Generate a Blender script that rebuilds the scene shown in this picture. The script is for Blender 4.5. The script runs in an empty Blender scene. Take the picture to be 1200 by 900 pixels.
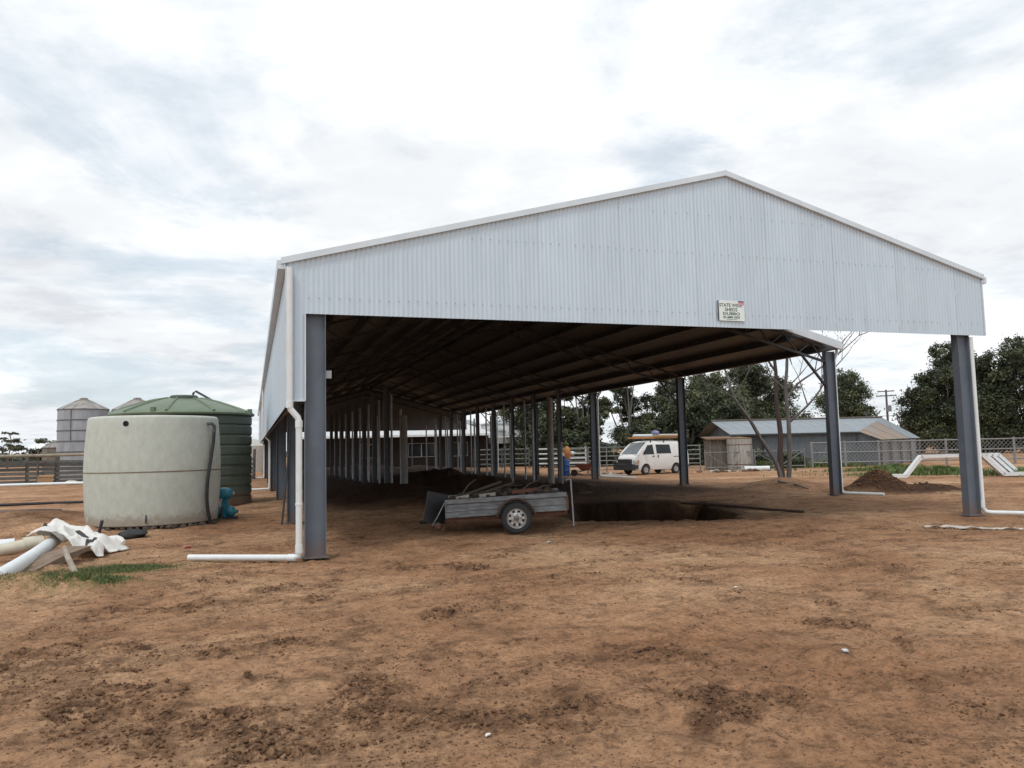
import bpy, bmesh, math, random
import numpy as np
from mathutils import Vector, Matrix, Euler
R = math.radians
PI = math.pi
random.seed(7)
rng = np.random.default_rng(11)
scn = bpy.context.scene
col = scn.collection

# ------------------------------------------------------------------ camera
HEAD, PITCH, ROLL = R(18.67), R(4.73), R(1.314)
cam_d = bpy.data.cameras.new('camera')
cam_d.sensor_width = 36.0
cam_d.lens = 902 / 1200 * 36
cam_d.clip_start = 0.1
cam_d.clip_end = 6000
cam = bpy.data.objects.new('camera', cam_d)
col.objects.link(cam)
F = Vector((math.sin(HEAD) * math.cos(PITCH), math.cos(HEAD) * math.cos(PITCH), math.sin(PITCH)))
r0 = Vector((math.cos(HEAD), -math.sin(HEAD), 0))
u0 = r0.cross(F)
rr = r0 * math.cos(ROLL) - u0 * math.sin(ROLL)
uu = u0 * math.cos(ROLL) + r0 * math.sin(ROLL)
cam.matrix_world = Matrix(((rr.x, uu.x, -F.x, 0), (rr.y, uu.y, -F.y, 0), (rr.z, uu.z, -F.z, 1.6), (0, 0, 0, 1)))
scn.camera = cam

# ------------------------------------------------------------------ light
SUN_EL, SUN_AZ = R(58), R(222)      # azimuth clockwise from +Y
scn.view_settings.view_transform = 'Standard'
scn.view_settings.look = 'None'
scn.view_settings.exposure = 0.0
scn.view_settings.gamma = 1.0
sun_d = bpy.data.lights.new('sun', 'SUN')
sun_d.energy = 1.25
sun_d.angle = R(14)
sun_d.color = (1.0, 0.98, 0.95)
sun = bpy.data.objects.new('sun', sun_d)
col.objects.link(sun)
sd = Vector((math.sin(SUN_AZ) * math.cos(SUN_EL), math.cos(SUN_AZ) * math.cos(SUN_EL), math.sin(SUN_EL)))
sun.rotation_euler = sd.to_track_quat('Z', 'Y').to_euler()
sun.location = sd * 60

world = bpy.data.worlds.new('World')
scn.world = world
world.use_nodes = True


def build_world():
    nt = world.node_tree
    nt.nodes.clear()
    N, L = nt.nodes.new, nt.links.new

    def math_(op, a, b=None, clamp=False):
        n = N('ShaderNodeMath'); n.operation = op; n.use_clamp = clamp
        for i, v in enumerate((a, b)):
            if v is None: continue
            if isinstance(v, (int, float)): n.inputs[i].default_value = v
            else: L(v, n.inputs[i])
        return n.outputs[0]

    def ramp(fac, pts, interp='EASE'):
        n = N('ShaderNodeValToRGB'); n.color_ramp.interpolation = interp
        e = n.color_ramp.elements
        while len(e) < len(pts): e.new(0.5)
        for k, (p, c) in zip(e, pts):
            k.position = p; k.color = (c, c, c, 1) if isinstance(c, (int, float)) else (*c, 1)
        L(fac, n.inputs[0]); return n.outputs[0]

    def noise(vec, scale, detail, rough, dist=0.0):
        n = N('ShaderNodeTexNoise'); n.inputs['Scale'].default_value = scale
        n.inputs['Detail'].default_value = detail; n.inputs['Roughness'].default_value = rough
        n.inputs['Distortion'].default_value = dist; L(vec, n.inputs['Vector']); return n.outputs[0]
    out = N('ShaderNodeOutputWorld'); bg = N('ShaderNodeBackground')
    bg.inputs['Strength'].default_value = 0.1
    sky = N('ShaderNodeTexSky'); sky.sky_type = 'NISHITA'; sky.sun_disc = False
    sky.sun_elevation = SUN_EL; sky.sun_rotation = SUN_AZ
    sky.air_density = 1.0; sky.dust_density = 1.5; sky.ozone_density = 1.0
    tc = N('ShaderNodeTexCoord'); sp = N('ShaderNodeSeparateXYZ'); L(tc.outputs['Generated'], sp.inputs[0])
    z = math_('ADD', math_('MAXIMUM', sp.outputs[2], 0.0), 0.13)
    cb = N('ShaderNodeCombineXYZ')
    L(math_('DIVIDE', sp.outputs[0], z), cb.inputs[0]); L(math_('DIVIDE', sp.outputs[1], z), cb.inputs[1])
    mp = N('ShaderNodeMapping'); mp.inputs['Location'].default_value = (6.3, 12.7, 0.0)
    mp.inputs['Rotation'].default_value = (0, 0, R(20)); L(cb.outputs[0], mp.inputs[0])
    P = mp.outputs[0]
    n1 = noise(P, 0.85, 9, 0.58, 0.35)          # cover
    mp2 = N('ShaderNodeMapping'); mp2.inputs['Location'].default_value = (11.3, 2.2, 4.0); L(P, mp2.inputs[0])
    n2 = noise(mp2.outputs[0], 0.62, 7, 0.55, 0.25)         # thick and thin
    n3 = noise(P, 3.2, 8, 0.62, 0.2)            # fine wisps
    # thick grey bellies
    shade = math_('ADD', n2, math_('MULTIPLY', math_('SUBTRACT', n3, 0.5), 0.22))
    br = N('ShaderNodeValToRGB'); br.color_ramp.interpolation = 'EASE'
    e = br.color_ramp.elements; e.new(0.5); e.new(0.6)
    for k, (p, c) in zip(e, [(0.34, (7.6, 7.9, 8.35)), (0.43, (9.1, 9.4, 9.7)), (0.51, (10.3, 10.55, 10.8)), (0.70, (12.2, 12.4, 12.5))]):
        k.position = p; k.color = (*c, 1)
    L(shade, br.inputs[0])
    cover = ramp(math_('ADD', n1, math_('MULTIPLY', math_('SUBTRACT', n3, 0.5), 0.20)), [(0.37, 0.42), (0.54, 1.0)])
    mix = N('ShaderNodeMix'); mix.data_type = 'RGBA'
    L(cover, mix.inputs[0]); L(br.outputs[0], mix.inputs[7])
    # the clear sky between the clouds, veiled by thin high cloud
    veil = N('ShaderNodeMix'); veil.data_type = 'RGBA'; veil.inputs[0].default_value = 0.46
    L(sky.outputs[0], veil.inputs[6]); veil.inputs[7].default_value = (7.7, 9.5, 10.7, 1)
    L(veil.outputs[2], mix.inputs[6])
    L(mix.outputs[2], bg.inputs['Color']); L(bg.outputs[0], out.inputs[0])


build_world()

# ------------------------------------------------------------------ helpers


def noise2(x, y, seed=0):
    """vectorised value noise in -1..1"""
    xi = np.floor(x).astype(np.int64); yi = np.floor(y).astype(np.int64)
    xf = x - xi; yf = y - yi

    def h(a, b):
        n = (a * 374761393 + b * 668265263 + seed * 1442695041) & 0xFFFFFFFF
        n = ((n ^ (n >> 13)) * 1274126177) & 0xFFFFFFFF
        n = (n ^ (n >> 16)) & 0xFFFF
        return n / 32767.5 - 1.0
    u = xf * xf * xf * (xf * (xf * 6 - 15) + 10); v = yf * yf * yf * (yf * (yf * 6 - 15) + 10)
    a = h(xi, yi); b = h(xi + 1, yi); c = h(xi, yi + 1); d = h(xi + 1, yi + 1)
    return (a * (1 - u) + b * u) * (1 - v) + (c * (1 - u) + d * u) * v


def fbm(x, y, oct=4, seed=0, gain=0.5):
    s = 0; a = 1.0; t = 0
    for k in range(oct):
        c_, s_ = math.cos(.65 + 1.1 * k), math.sin(.65 + 1.1 * k)
        s = s + a * noise2((x * c_ - y * s_) * 2 ** k + 13.7 * k, (x * s_ + y * c_) * 2 ** k - 7.1 * k, seed + k); t += a; a *= gain
    return s / t


def sstep(a, b, x):
    t = np.clip((x - a) / (b - a), 0, 1)
    return t * t * (3 - 2 * t)


def bump2(x, y, cx, cy, rx, ry, ang=0.0):
    c, s = math.cos(ang), math.sin(ang)
    dx, dy = x - cx, y - cy
    u = (dx * c + dy * s) / rx; v = (-dx * s + dy * c) / ry
    return np.exp(-(u * u + v * v))


def ground_base(x, y):
    """large shapes of the terrain: fall-away beyond the shed, mounds, the pit"""
    x = np.asarray(x, float); y = np.asarray(y, float)
    dep = x * math.sin(HEAD) + y * math.cos(HEAD)
    z = -0.14 * sstep(26, 46, dep) * sstep(12, 20, x) - 0.12 * sstep(60, 120, dep)
    # heap at the far right column
    w = 1 + 0.18 * fbm(x * 1.7, y * 1.7, 3, 40)
    rh = np.sqrt(((x - 18.1) / 1.15) ** 2 + ((y - 18.9) / 1.05) ** 2)
    m = 0.72 * np.clip(1 - rh * (0.92 + 0.16 * fbm(x * 2.2, y * 2.2, 4, 40)), 0, 1) ** 0.9
    rh2 = np.sqrt(((x - 19.2) / 1.5) ** 2 + ((y - 18.2) / 0.8) ** 2)
    m = np.maximum(m, 0.27 * np.clip(1 - rh2 * (0.9 + 0.2 * fbm(x * 2.2, y * 2.2, 4, 41)), 0, 1))
    m += (m > 0.02) * 0.05 * fbm(x * 5, y * 5, 4, 43, .65)
    # spoil round the pit and along the inside posts
    m += 0.42 * bump2(x, y, 3.9, 24.5, 2.4, 3.6) * (1 + 0.5 * fbm(x * 1.1, y * 1.1, 3, 5))
    m += 0.22 * bump2(x, y, 10.4, 26.2, 2.6, 1.3) * (1 + 0.7 * fbm(x * 1.3, y * 1.3, 3, 6))
    m += 0.5 * bump2(x, y, 7.2, 26.0, 1.8, 2.2) * (1 + 0.6 * fbm(x * 1.3, y * 1.3, 3, 8))
    m += 0.55 * bump2(x, y, 8.8, 38, 2.6, 3.0) * (1 + 0.8 * fbm(x * 1.2, y * 1.2, 4, 12))
    m += 0.45 * bump2(x, y, 8.5, 60.5, 7.5, 2.2) * (1 + 0.7 * fbm(x * .9, y * .9, 3, 9))
    m += 0.25 * bump2(x, y, 19.3, 24.9, 1.1, 0.8) + 0.16 * bump2(x, y, 17.8, 22.4, 1.4, 0.7, -0.9)
    m += 0.22 * bump2(x, y, -2.6, 11.0, 1.1, 0.45, -0.15) + 0.16 * bump2(x, y, -3.4, 12.7, 0.9, 0.4)
    m += 0.3 * bump2(x, y, -5.6, 22.5, 2.2, 1.0) + 0.25 * bump2(x, y, -4.2, 19.0, 1.0, 0.8)
    z = z + m
    # the pit
    pu = x * math.cos(HEAD) - y * math.sin(HEAD); pv = dep
    pc = np.maximum(np.abs((pu - 3.15 - .05 * (pv - 19)) / 1.75), np.abs((pv - 19.0) / 2.4)) + 0.22 * fbm(x * .8, y * .8, 5, 21, .55)
    z = z - 1.5 * (1 - sstep(0.62, 1.08, pc)) * (1 + 0.1 * fbm(x * 1.5, y * 1.5, 2, 30))
    return z


CHURN = [(-1.4, 6.7, .55, .35), (-1.0, 7.3, .5, .35), (-.85, 5.7, .5, .4), (-.3, 6.7, .5, .22), (-.25, 4.9, .5, .3), (.25, 6.8, .35, .18),
         (.73, 5.0, .28, .22), (.7, 5.55, .22, .25), (.92, 4.6, .3, .2), (-.1, 5.2, .4, .2), (.05, 4.5, .4, .16), (1.66, 4.45, .3, .22), (2.05, 4.4, .28, .25),
         (2.95, 5.5, .35, .2), (2.7, 4.2, .3, .3), (1.85, 10.7, .75, .25), (2.7, 10.3, .6, .25), (-.8, 9.1, .7, .25), (.05, 9.0, .6, .25), (1.7, 7.5, .4, .2),
         (1.3, 6.0, .3, .2), (4.7, 5.7, .3, .2), (-2.1, 8.1, .5, .5), (-1.7, 7.4, .5, .4), (3.3, 4.7, .35, .2), (2.2, 6.2, .3, .16), (.35, 9.7, .5, .2)]


def churn_mask(x, y):
    s = np.zeros_like(x)
    for cx, cy, rx, ry in CHURN:
        s = np.maximum(s, bump2(x, y, cx, cy, rx * 1.1, ry * 1.2, -HEAD))
    n = fbm(x * 2.3, y * 2.3, 4, 77, 0.6)
    near = sstep(0.12, 0.75, s * 0.55 + n * 1.0 - 0.02)
    far = np.maximum(sstep(0.12, 0.6, fbm(x * .8, y * 1.0, 5, 91, 0.66)) * 0.7, sstep(.05, .5, fbm((x * .94 + y * .34) * .35, (-x * .34 + y * .94) * 2.6, 5, 93, .62)) * .5)
    return np.clip(np.maximum(near, far), 0, 1)


def ground_fine(x, y):
    c = churn_mask(x, y)
    d = np.sqrt(x * x + y * y)
    fade = 1 - sstep(25, 60, d)
    z = 0.035 * fbm(x * .5, y * .5, 3, 3) + 0.020 * fbm(x * 2.1, y * 2.1, 4, 4)
    rid = 1 - np.abs(fbm(x * 5.2 + 0.6 * y, y * 6.5, 4, 15, 0.62)) * 2
    z = z + c * (0.045 * rid + 0.050 * fbm(x * 11, y * 11, 3, 17, 0.75) - 0.03)
    z = z + 0.020 * fbm(x * 7, y * 7, 4, 18, 0.7)
    # scraper and tyre lines running across the yard
    lx, ly = x * .94 + y * .34, -x * .34 + y * .94
    z = z + 0.014 * fbm(lx * .45, ly * 6.5, 4, 19, 0.6) * sstep(-.2, .4, fbm(x * .4, y * .4, 2, 20))
    # tread ripples left by a machine turning on the right
    rx = np.sqrt((x - 4.3) ** 2 + (y - 1.9) ** 2)
    an = np.arctan2(y - 1.9, x - 4.3)
    tm = sstep(1.9, 2.2, rx) * (1 - sstep(3.1, 3.4, rx)) * sstep(1.2, 1.5, an) * (1 - sstep(2.3, 2.7, an))
    z = z + tm * 0.034 * np.sin(an * 42 + 5.0 * rx + 1.2 * fbm(x * 1.5, y * 1.5, 2, 66)) * (0.5 + 0.5 * noise2(x * 2.1, y * 2.1, 68))
    return z * fade, c


def gz(x, y):
    b = ground_base(np.array([x]), np.array([y])); f, c = ground_fine(np.array([x]), np.array([y]))
    return float(b[0] + f[0])


MATS = {}


def mat(name, c1, c2=None, rough=0.6, metal=0.0, scale=6.0, detail=5, bump=0.0, bscale=None, stretch=None, rnd=0.0, lo=0.35, hi=0.65, spec=0.5, alpha=None):
    """procedural material: two colours mixed by noise in object space, bump, per-object variation"""
    if name in MATS: return MATS[name]
    m = bpy.data.materials.new(name); m.use_nodes = True
    nt = m.node_tree; N, L = nt.nodes.new, nt.links.new
    b = nt.nodes['Principled BSDF']
    b.inputs['Roughness'].default_value = rough; b.inputs['Metallic'].default_value = metal
    b.inputs['Specular IOR Level'].default_value = spec
    c2 = c2 or tuple(x * 0.82 for x in c1)
    tc = N('ShaderNodeTexCoord'); mp = N('ShaderNodeMapping'); L(tc.outputs['Object'], mp.inputs[0])
    if stretch: mp.inputs['Scale'].default_value = stretch
    nz = N('ShaderNodeTexNoise'); nz.inputs['Scale'].default_value = scale; nz.inputs['Detail'].default_value = detail
    nz.inputs['Roughness'].default_value = 0.6; L(mp.outputs[0], nz.inputs['Vector'])
    rp = N('ShaderNodeValToRGB'); rp.color_ramp.elements[0].position = lo; rp.color_ramp.elements[1].position = hi
    rp.color_ramp.elements[0].color = (*c1, 1); rp.color_ramp.elements[1].color = (*c2, 1)
    L(nz.outputs[0], rp.inputs[0]); outc = rp.outputs[0]
    if rnd:
        oi = N('ShaderNodeObjectInfo'); hs = N('ShaderNodeHueSaturation')
        mr = N('ShaderNodeMapRange'); mr.inputs[3].default_value = 1 - rnd; mr.inputs[4].default_value = 1 + rnd
        L(oi.outputs['Random'], mr.inputs[0]); L(mr.outputs[0], hs.inputs['Value']); L(outc, hs.inputs['Color']); outc = hs.outputs[0]
    L(outc, b.inputs['Base Color'])
    if bump:
        n2 = N('ShaderNodeTexNoise'); n2.inputs['Scale'].default_value = bscale or scale * 3; n2.inputs['Detail'].default_value = 6
        L(mp.outputs[0], n2.inputs['Vector'])
        bp = N('ShaderNodeBump'); bp.inputs['Strength'].default_value = 1.0; bp.inputs['Distance'].default_value = bump
        L(n2.outputs[0], bp.inputs['Height']); L(bp.outputs[0], b.inputs['Normal'])
    MATS[name] = m
    return m


class MB:
    """collects shapes, then links them as ONE mesh object"""

    def __init__(s): s.v = []; s.f = []; s.mi = []; s.cur = 0

    def add(s, vs, fs):
        o = len(s.v); s.v.extend([tuple(p) for p in vs])
        for f in fs: s.f.append(tuple(i + o for i in f)); s.mi.append(s.cur)
        return s

    def box(s, c, d, rot=None):
        x, y, z = (k / 2 for k in d)
        vs = [Vector(p) for p in ((-x, -y, -z), (x, -y, -z), (x, y, -z), (-x, y, -z), (-x, -y, z), (x, -y, z), (x, y, z), (-x, y, z))]
        if rot is not None:
            M = Euler(rot).to_matrix() if not isinstance(rot, Matrix) else rot
            vs = [M @ p for p in vs]
        c = Vector(c)
        return s.add([p + c for p in vs], [(0, 3, 2, 1), (4, 5, 6, 7), (0, 1, 5, 4), (1, 2, 6, 5), (2, 3, 7, 6), (3, 0, 4, 7)])

    def bar(s, a, b, w, h=None, up=(0, 0, 1)):
        """rectangular bar from a to b"""
        a, b = Vector(a), Vector(b); d = b - a; h = h or w
        t = d.normalized(); up = Vector(up)
        if abs(t.dot(up)) > 0.98: up = Vector((1, 0, 0))
        r = t.cross(up).normalized(); u = r.cross(t)
        vs = []
        for p in (a, b):
            for i, j in ((-1, -1), (1, -1), (1, 1), (-1, 1)): vs.append(p + r * i * w / 2 + u * j * h / 2)
        return s.add(vs, [(0, 1, 2, 3), (7, 6, 5, 4), (0, 4, 5, 1), (1, 5, 6, 2), (2, 6, 7, 3), (3, 7, 4, 0)])

    def tube(s, pts, r, seg=8, cap=True):
        pts = [Vector(p) for p in pts]; n = len(pts)
        rs = r if isinstance(r, (list, tuple)) else [r] * n
        prev = None; vs = []; fs = []
        for i, p in enumerate(pts):
            t = (pts[min(i + 1, n - 1)] - pts[max(i - 1, 0)]).normalized()
            if prev is None:
                a = Vector((0, 0, 1)) if abs(t.z) < 0.9 else Vector((1, 0, 0)); x = t.cross(a).normalized()
            else:
                x = (prev - t * prev.dot(t)).normalized()
            prev = x; y = t.cross(x)
            for k in range(seg):
                a = 2 * PI * k / seg; vs.append(p + (x * math.cos(a) + y * math.sin(a)) * rs[i])
        for i in range(n - 1):
            for k in range(seg):
                k2 = (k + 1) % seg; fs.append((i * seg + k, i * seg + k2, (i + 1) * seg + k2, (i + 1) * seg + k))
        if cap:
            fs.append(tuple(range(seg - 1, -1, -1))); fs.append(tuple((n - 1) * seg + k for k in range(seg)))
        return s.add(vs, fs)

    def lathe(s, prof, seg=32, c=(0, 0, 0), axis='z', cap=True):
        vs = []; fs = []; n = len(prof)
        for r, z in prof:
            for k in range(seg):
                a = 2 * PI * k / seg
                p = (r * math.cos(a), r * math.sin(a), z)
                if axis == 'y': p = (p[0], p[2], p[1])
                if axis == 'x': p = (p[2], p[0], p[1])
                vs.append((p[0] + c[0], p[1] + c[1], p[2] + c[2]))
        for i in range(n - 1):
            for k in range(seg):
                k2 = (k + 1) % seg; fs.append((i * seg + k, i * seg + k2, (i + 1) * seg + k2, (i + 1) * seg + k))
        if cap:
            if prof[0][0] > 1e-4: fs.append(tuple(range(seg - 1, -1, -1)))
            if prof[-1][0] > 1e-4: fs.append(tuple((n - 1) * seg + k for k in range(seg)))
        return s.add(vs, fs)

    def prism(s, poly, y0, y1):
        """polygon in x,z pushed along y"""
        n = len(poly)
        vs = [(x, y0, z) for x, z in poly] + [(x, y1, z) for x, z in poly]
        fs = [tuple(range(n)), tuple(range(2 * n - 1, n - 1, -1))]
        for i in range(n):
            j = (i + 1) % n; fs.append((i, i + n, j + n, j))
        return s.add(vs, fs)

    def blob(s, c, rad, sub=1, jit=0.15, rot=None):
        bm = bmesh.new(); bmesh.ops.create_icosphere(bm, subdivisions=sub, radius=1)
        vs = []
        for v in bm.verts:
            p = v.co * (1 + random.uniform(-jit, jit))
            p = Vector((p.x * rad[0], p.y * rad[1], p.z * rad[2]))
            if rot: p = Euler(rot).to_matrix() @ p
            vs.append(p + Vector(c))
        fs = [tuple(v.index for v in f.verts) for f in bm.faces]; bm.free()
        return s.add(vs, fs)

    def mesh(s, name, mats, smooth=False, angle=None):
        me = bpy.data.meshes.new(name); me.from_pydata(s.v, [], s.f)
        for m in (mats if isinstance(mats, (list, tuple)) else [mats]): me.materials.append(m)
        if any(s.mi): me.polygons.foreach_set('material_index', s.mi)
        bm = bmesh.new(); bm.from_mesh(me); bmesh.ops.recalc_face_normals(bm, faces=bm.faces); bm.to_mesh(me); bm.free()
        if smooth:
            me.polygons.foreach_set('use_smooth', [True] * len(me.polygons))
            me.set_sharp_from_angle(angle=R(angle or 40))
        me.update(); return me

    def build(s, name, mats, parent=None, smooth=False, loc=None, rot=None, label=None, angle=None, kind=None):
        return link(name, s.mesh(name, mats, smooth, angle), parent, loc, rot, label, kind)


def link(name, me, parent=None, loc=None, rot=None, label=None, kind=None):
    o = bpy.data.objects.new(name, me); col.objects.link(o)
    if parent: o.parent = parent
    if loc: o.location = loc
    if rot: o.rotation_euler = rot
    if label: o['label'] = label
    if kind: o['kind'] = kind
    return o


def tag(o, label=None, cat=None, group=None, kind=None):
    if label: o['label'] = label
    if cat: o['category'] = cat
    if group: o['group'] = group
    if kind: o['kind'] = kind
    return o


def thing(name, label, cat, loc=(0, 0, 0), rz=0.0, group=None, rot=None):
    o = bpy.data.objects.new(name, None); col.objects.link(o)
    o.empty_display_size = 0.2
    o.location = loc; o.rotation_euler = rot or (0, 0, rz)
    return tag(o, label, cat, group)


def dup(root, loc, rz=0.0, label=None, group=None):
    c = root.copy(); col.objects.link(c); c.location = loc; c.rotation_euler = (0, 0, rz)
    if label: c['label'] = label
    if group: c['group'] = group
    for ch in list(root.children):
        d = ch.copy(); col.objects.link(d); d.parent = c
        for g in list(ch.children):
            e = g.copy(); col.objects.link(e); e.parent = d
    return c


# ------------------------------------------------------------------ materials
def ground_material():
    m = bpy.data.materials.new('soil'); m.use_nodes = True
    nt = m.node_tree; N, L = nt.nodes.new, nt.links.new
    b = nt.nodes['Principled BSDF']; b.inputs['Roughness'].default_value = 0.95; b.inputs['Specular IOR Level'].default_value = 0.15
    tc = N('ShaderNodeTexCoord')

    def noise(scale, det, rough=0.6, dist=0.0, st=None):
        n = N('ShaderNodeTexNoise'); n.inputs['Scale'].default_value = scale; n.inputs['Detail'].default_value = det
        n.inputs['Roughness'].default_value = rough; n.inputs['Distortion'].default_value = dist
        if st:
            mp = N('ShaderNodeMapping'); mp.inputs['Scale'].default_value = st; L(tc.outputs['Object'], mp.inputs[0]); L(mp.outputs[0], n.inputs[0])
        else: L(tc.outputs['Object'], n.inputs[0])
        return n.outputs[0]

    def ramp(f, pts):
        n = N('ShaderNodeValToRGB'); e = n.color_ramp.elements
        while len(e) < len(pts): e.new(0.5)
        for k, (p, c) in zip(e, pts): k.position = p; k.color = (*c, 1) if not isinstance(c, (int, float)) else (c, c, c, 1)
        L(f, n.inputs[0]); return n.outputs[0]

    def mix(f, a, bb, mode='MIX'):
        n = N('ShaderNodeMix'); n.data_type = 'RGBA'; n.blend_type = mode
        if isinstance(f, (int, float)): n.inputs[0].default_value = f
        else: L(f, n.inputs[0])
        for i, v in ((6, a), (7, bb)):
            if isinstance(v, tuple): n.inputs[i].default_value = (*v, 1)
            else: L(v, n.inputs[i])
        return n.outputs[2]
    big = ramp(noise(0.30, 7, 0.6, 0.5), [(0.30, (0.312, 0.158, 0.082)), (0.50, (0.435, 0.247, 0.138)), (0.70, (0.595, 0.385, 0.228))])
    mid = ramp(noise(1.7, 10, 0.72, 0.5, (1, 1.25, 1)), [(0.34, 0.48), (0.49, 0.98), (0.70, 1.15)])
    c = mix(1.0, big, mid, 'MULTIPLY')
    m2 = ramp(noise(7.5, 10, 0.76, 0.3), [(0.36, 0.55), (0.50, 1.0), (0.66, 1.14)])
    c = mix(1.0, c, m2, 'MULTIPLY')
    fine = ramp(noise(26, 10, 0.82), [(0.33, 0.42), (0.50, 1.02), (0.70, 1.32)])
    c = mix(1.0, c, fine, 'MULTIPLY')
    at = N('ShaderNodeAttribute'); at.attribute_name = 'churn'
    dk = ramp(noise(9, 8, 0.7), [(0.3, (0.070, 0.038, 0.023)), (0.55, (0.130, 0.072, 0.043)), (0.75, (0.25, 0.145, 0.088))])
    brk = ramp(noise(6.5, 10, 0.78, 0.4), [(0.40, 0.0), (0.58, 1.0)])
    mm = N('ShaderNodeMath'); mm.operation = 'MULTIPLY'; L(at.outputs['Fac'], mm.inputs[0]); L(brk, mm.inputs[1])
    c = mix(mm.outputs[0], c, dk)
    da = N('ShaderNodeAttribute'); da.attribute_name = 'dug_shaded'
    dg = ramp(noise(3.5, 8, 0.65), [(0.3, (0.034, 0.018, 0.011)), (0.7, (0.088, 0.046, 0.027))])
    c = mix(da.outputs['Fac'], c, dg)  # real dug soil, plus painted shade on the floor under the roof
    wa = N('ShaderNodeAttribute'); wa.attribute_name = 'pit_shade'
    c = mix(wa.outputs['Fac'], c, (0.026, 0.014, 0.009))  # near-black tint paints the shade inside the pit
    ga = N('ShaderNodeAttribute'); ga.attribute_name = 'green'
    gm = N('ShaderNodeMath'); gm.operation = 'MULTIPLY'; L(ga.outputs['Fac'], gm.inputs[0])
    L(ramp(noise(9, 6, 0.7), [(0.38, 0.0), (0.6, 0.85)]), gm.inputs[1])
    c = mix(gm.outputs[0], c, (0.075, 0.105, 0.030))
    # dark crumbs pressed into the surface
    v2 = N('ShaderNodeTexVoronoi'); v2.inputs['Scale'].default_value = 15; v2.inputs['Randomness'].default_value = 1; L(tc.outputs['Object'], v2.inputs[0])
    s2 = ramp(v2.outputs['Distance'], [(0.16, 0.75), (0.30, 0.0)])
    e2 = ramp(noise(2.6, 8, 0.7), [(0.46, 0.0), (0.56, 1.0)])
    q2 = N('ShaderNodeMath'); q2.operation = 'MULTIPLY'; L(s2, q2.inputs[0]); L(e2, q2.inputs[1])
    c = mix(q2.outputs[0], c, (0.105, 0.060, 0.036))
    # small pale stones and straw flecks
    vo = N('ShaderNodeTexVoronoi'); vo.inputs['Scale'].default_value = 26; L(tc.outputs['Object'], vo.inputs[0])
    st = ramp(vo.outputs['Distance'], [(0.05, 0.55), (0.10, 0.0)])
    sel = ramp(noise(13, 2), [(0.60, 0.0), (0.66, 1.0)])
    sm = N('ShaderNodeMath'); sm.operation = 'MULTIPLY'; L(st, sm.inputs[0]); L(sel, sm.inputs[1])
    c = mix(sm.outputs[0], c, (0.50, 0.42, 0.34))
    L(c, b.inputs['Base Color'])
    h1 = noise(16, 8, 0.7); h2 = noise(70, 6, 0.7)
    ad = N('ShaderNodeMath'); ad.operation = 'MULTIPLY_ADD'; L(h2, ad.inputs[0]); ad.inputs[1].default_value = 0.35; L(h1, ad.inputs[2])
    bp = N('ShaderNodeBump'); bp.inputs['Strength'].default_value = 1.0; bp.inputs['Distance'].default_value = 0.045
    L(ad.outputs[0], bp.inputs['Height']); L(bp.outputs[0], b.inputs['Normal'])
    return m


def sheet_metal(name, base, warm, rough=0.42, metal=0.25):
    """weathered zinc sheet with faint run marks"""
    m = mat(name, base, warm, rough=rough, metal=metal, scale=1.6, detail=8, stretch=(3.0, 3.0, 0.6), rnd=0.035, lo=0.3, hi=0.75, bump=0.0015, bscale=9)
    return m


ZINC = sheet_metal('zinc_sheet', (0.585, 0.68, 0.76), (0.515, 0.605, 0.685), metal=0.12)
ZINC_SHADED = sheet_metal('zinc_shaded', (0.225, 0.225, 0.23), (0.165, 0.165, 0.17), metal=0.1)  # roof and far gable zinc, darkened to paint in the indoor shade
ZTRIM = mat('zinc_trim', (0.68, 0.745, 0.79), (0.60, 0.66, 0.71), rough=0.45, metal=0.2, scale=2)
STEEL = mat('grey_primer_steel', (0.122, 0.148, 0.182), (0.100, 0.121, 0.150), rough=0.55, scale=3, detail=7, rnd=0.08, bump=0.001)
DSTEEL = mat('dark_primer_steel', (0.050, 0.052, 0.060), (0.035, 0.036, 0.04), rough=0.6, scale=4)
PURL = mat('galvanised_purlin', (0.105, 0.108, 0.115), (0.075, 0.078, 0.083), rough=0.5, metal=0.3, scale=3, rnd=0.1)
GALV = mat('galvanised_steel', (0.42, 0.43, 0.44), (0.30, 0.31, 0.325), rough=0.5, metal=0.35, scale=8, detail=8, rnd=0.12)
PVC = mat('white_pvc', (0.73, 0.77, 0.78), (0.64, 0.65, 0.63), rough=0.4, scale=5, detail=8, lo=0.45, hi=0.85)
SCREW = mat('screw_head', (0.28, 0.29, 0.30), rough=0.5, metal=0.5)
CONC = mat('concrete', (0.36, 0.345, 0.32), (0.22, 0.20, 0.18), rough=0.9, scale=5, detail=9, bump=0.004)
WOOD = mat('weathered_timber', (0.19, 0.165, 0.14), (0.10, 0.085, 0.07), rough=0.85, scale=4, detail=8, stretch=(6, 6, 0.7), rnd=0.2, bump=0.004)
GWOOD = mat('grey_timber', (0.145, 0.14, 0.13), (0.075, 0.07, 0.067), rough=0.9, scale=4, detail=8, stretch=(0.8, 6, 6), rnd=0.25, bump=0.004)
BLACK = mat('black_rubber', (0.018, 0.018, 0.02), (0.03, 0.03, 0.032), rough=0.7, scale=20)
RUST = mat('rusty_steel', (0.17, 0.075, 0.04), (0.09, 0.05, 0.035), rough=0.8, scale=14, detail=8, bump=0.002)
WHITE = mat('white_paint', (0.78, 0.78, 0.77), (0.70, 0.70, 0.68), rough=0.3, scale=3, detail=6)
GLASS = mat('dark_glass', (0.030, 0.036, 0.042), (0.02, 0.024, 0.03), rough=0.06, scale=2, spec=.22)
SOIL = ground_material()


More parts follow.
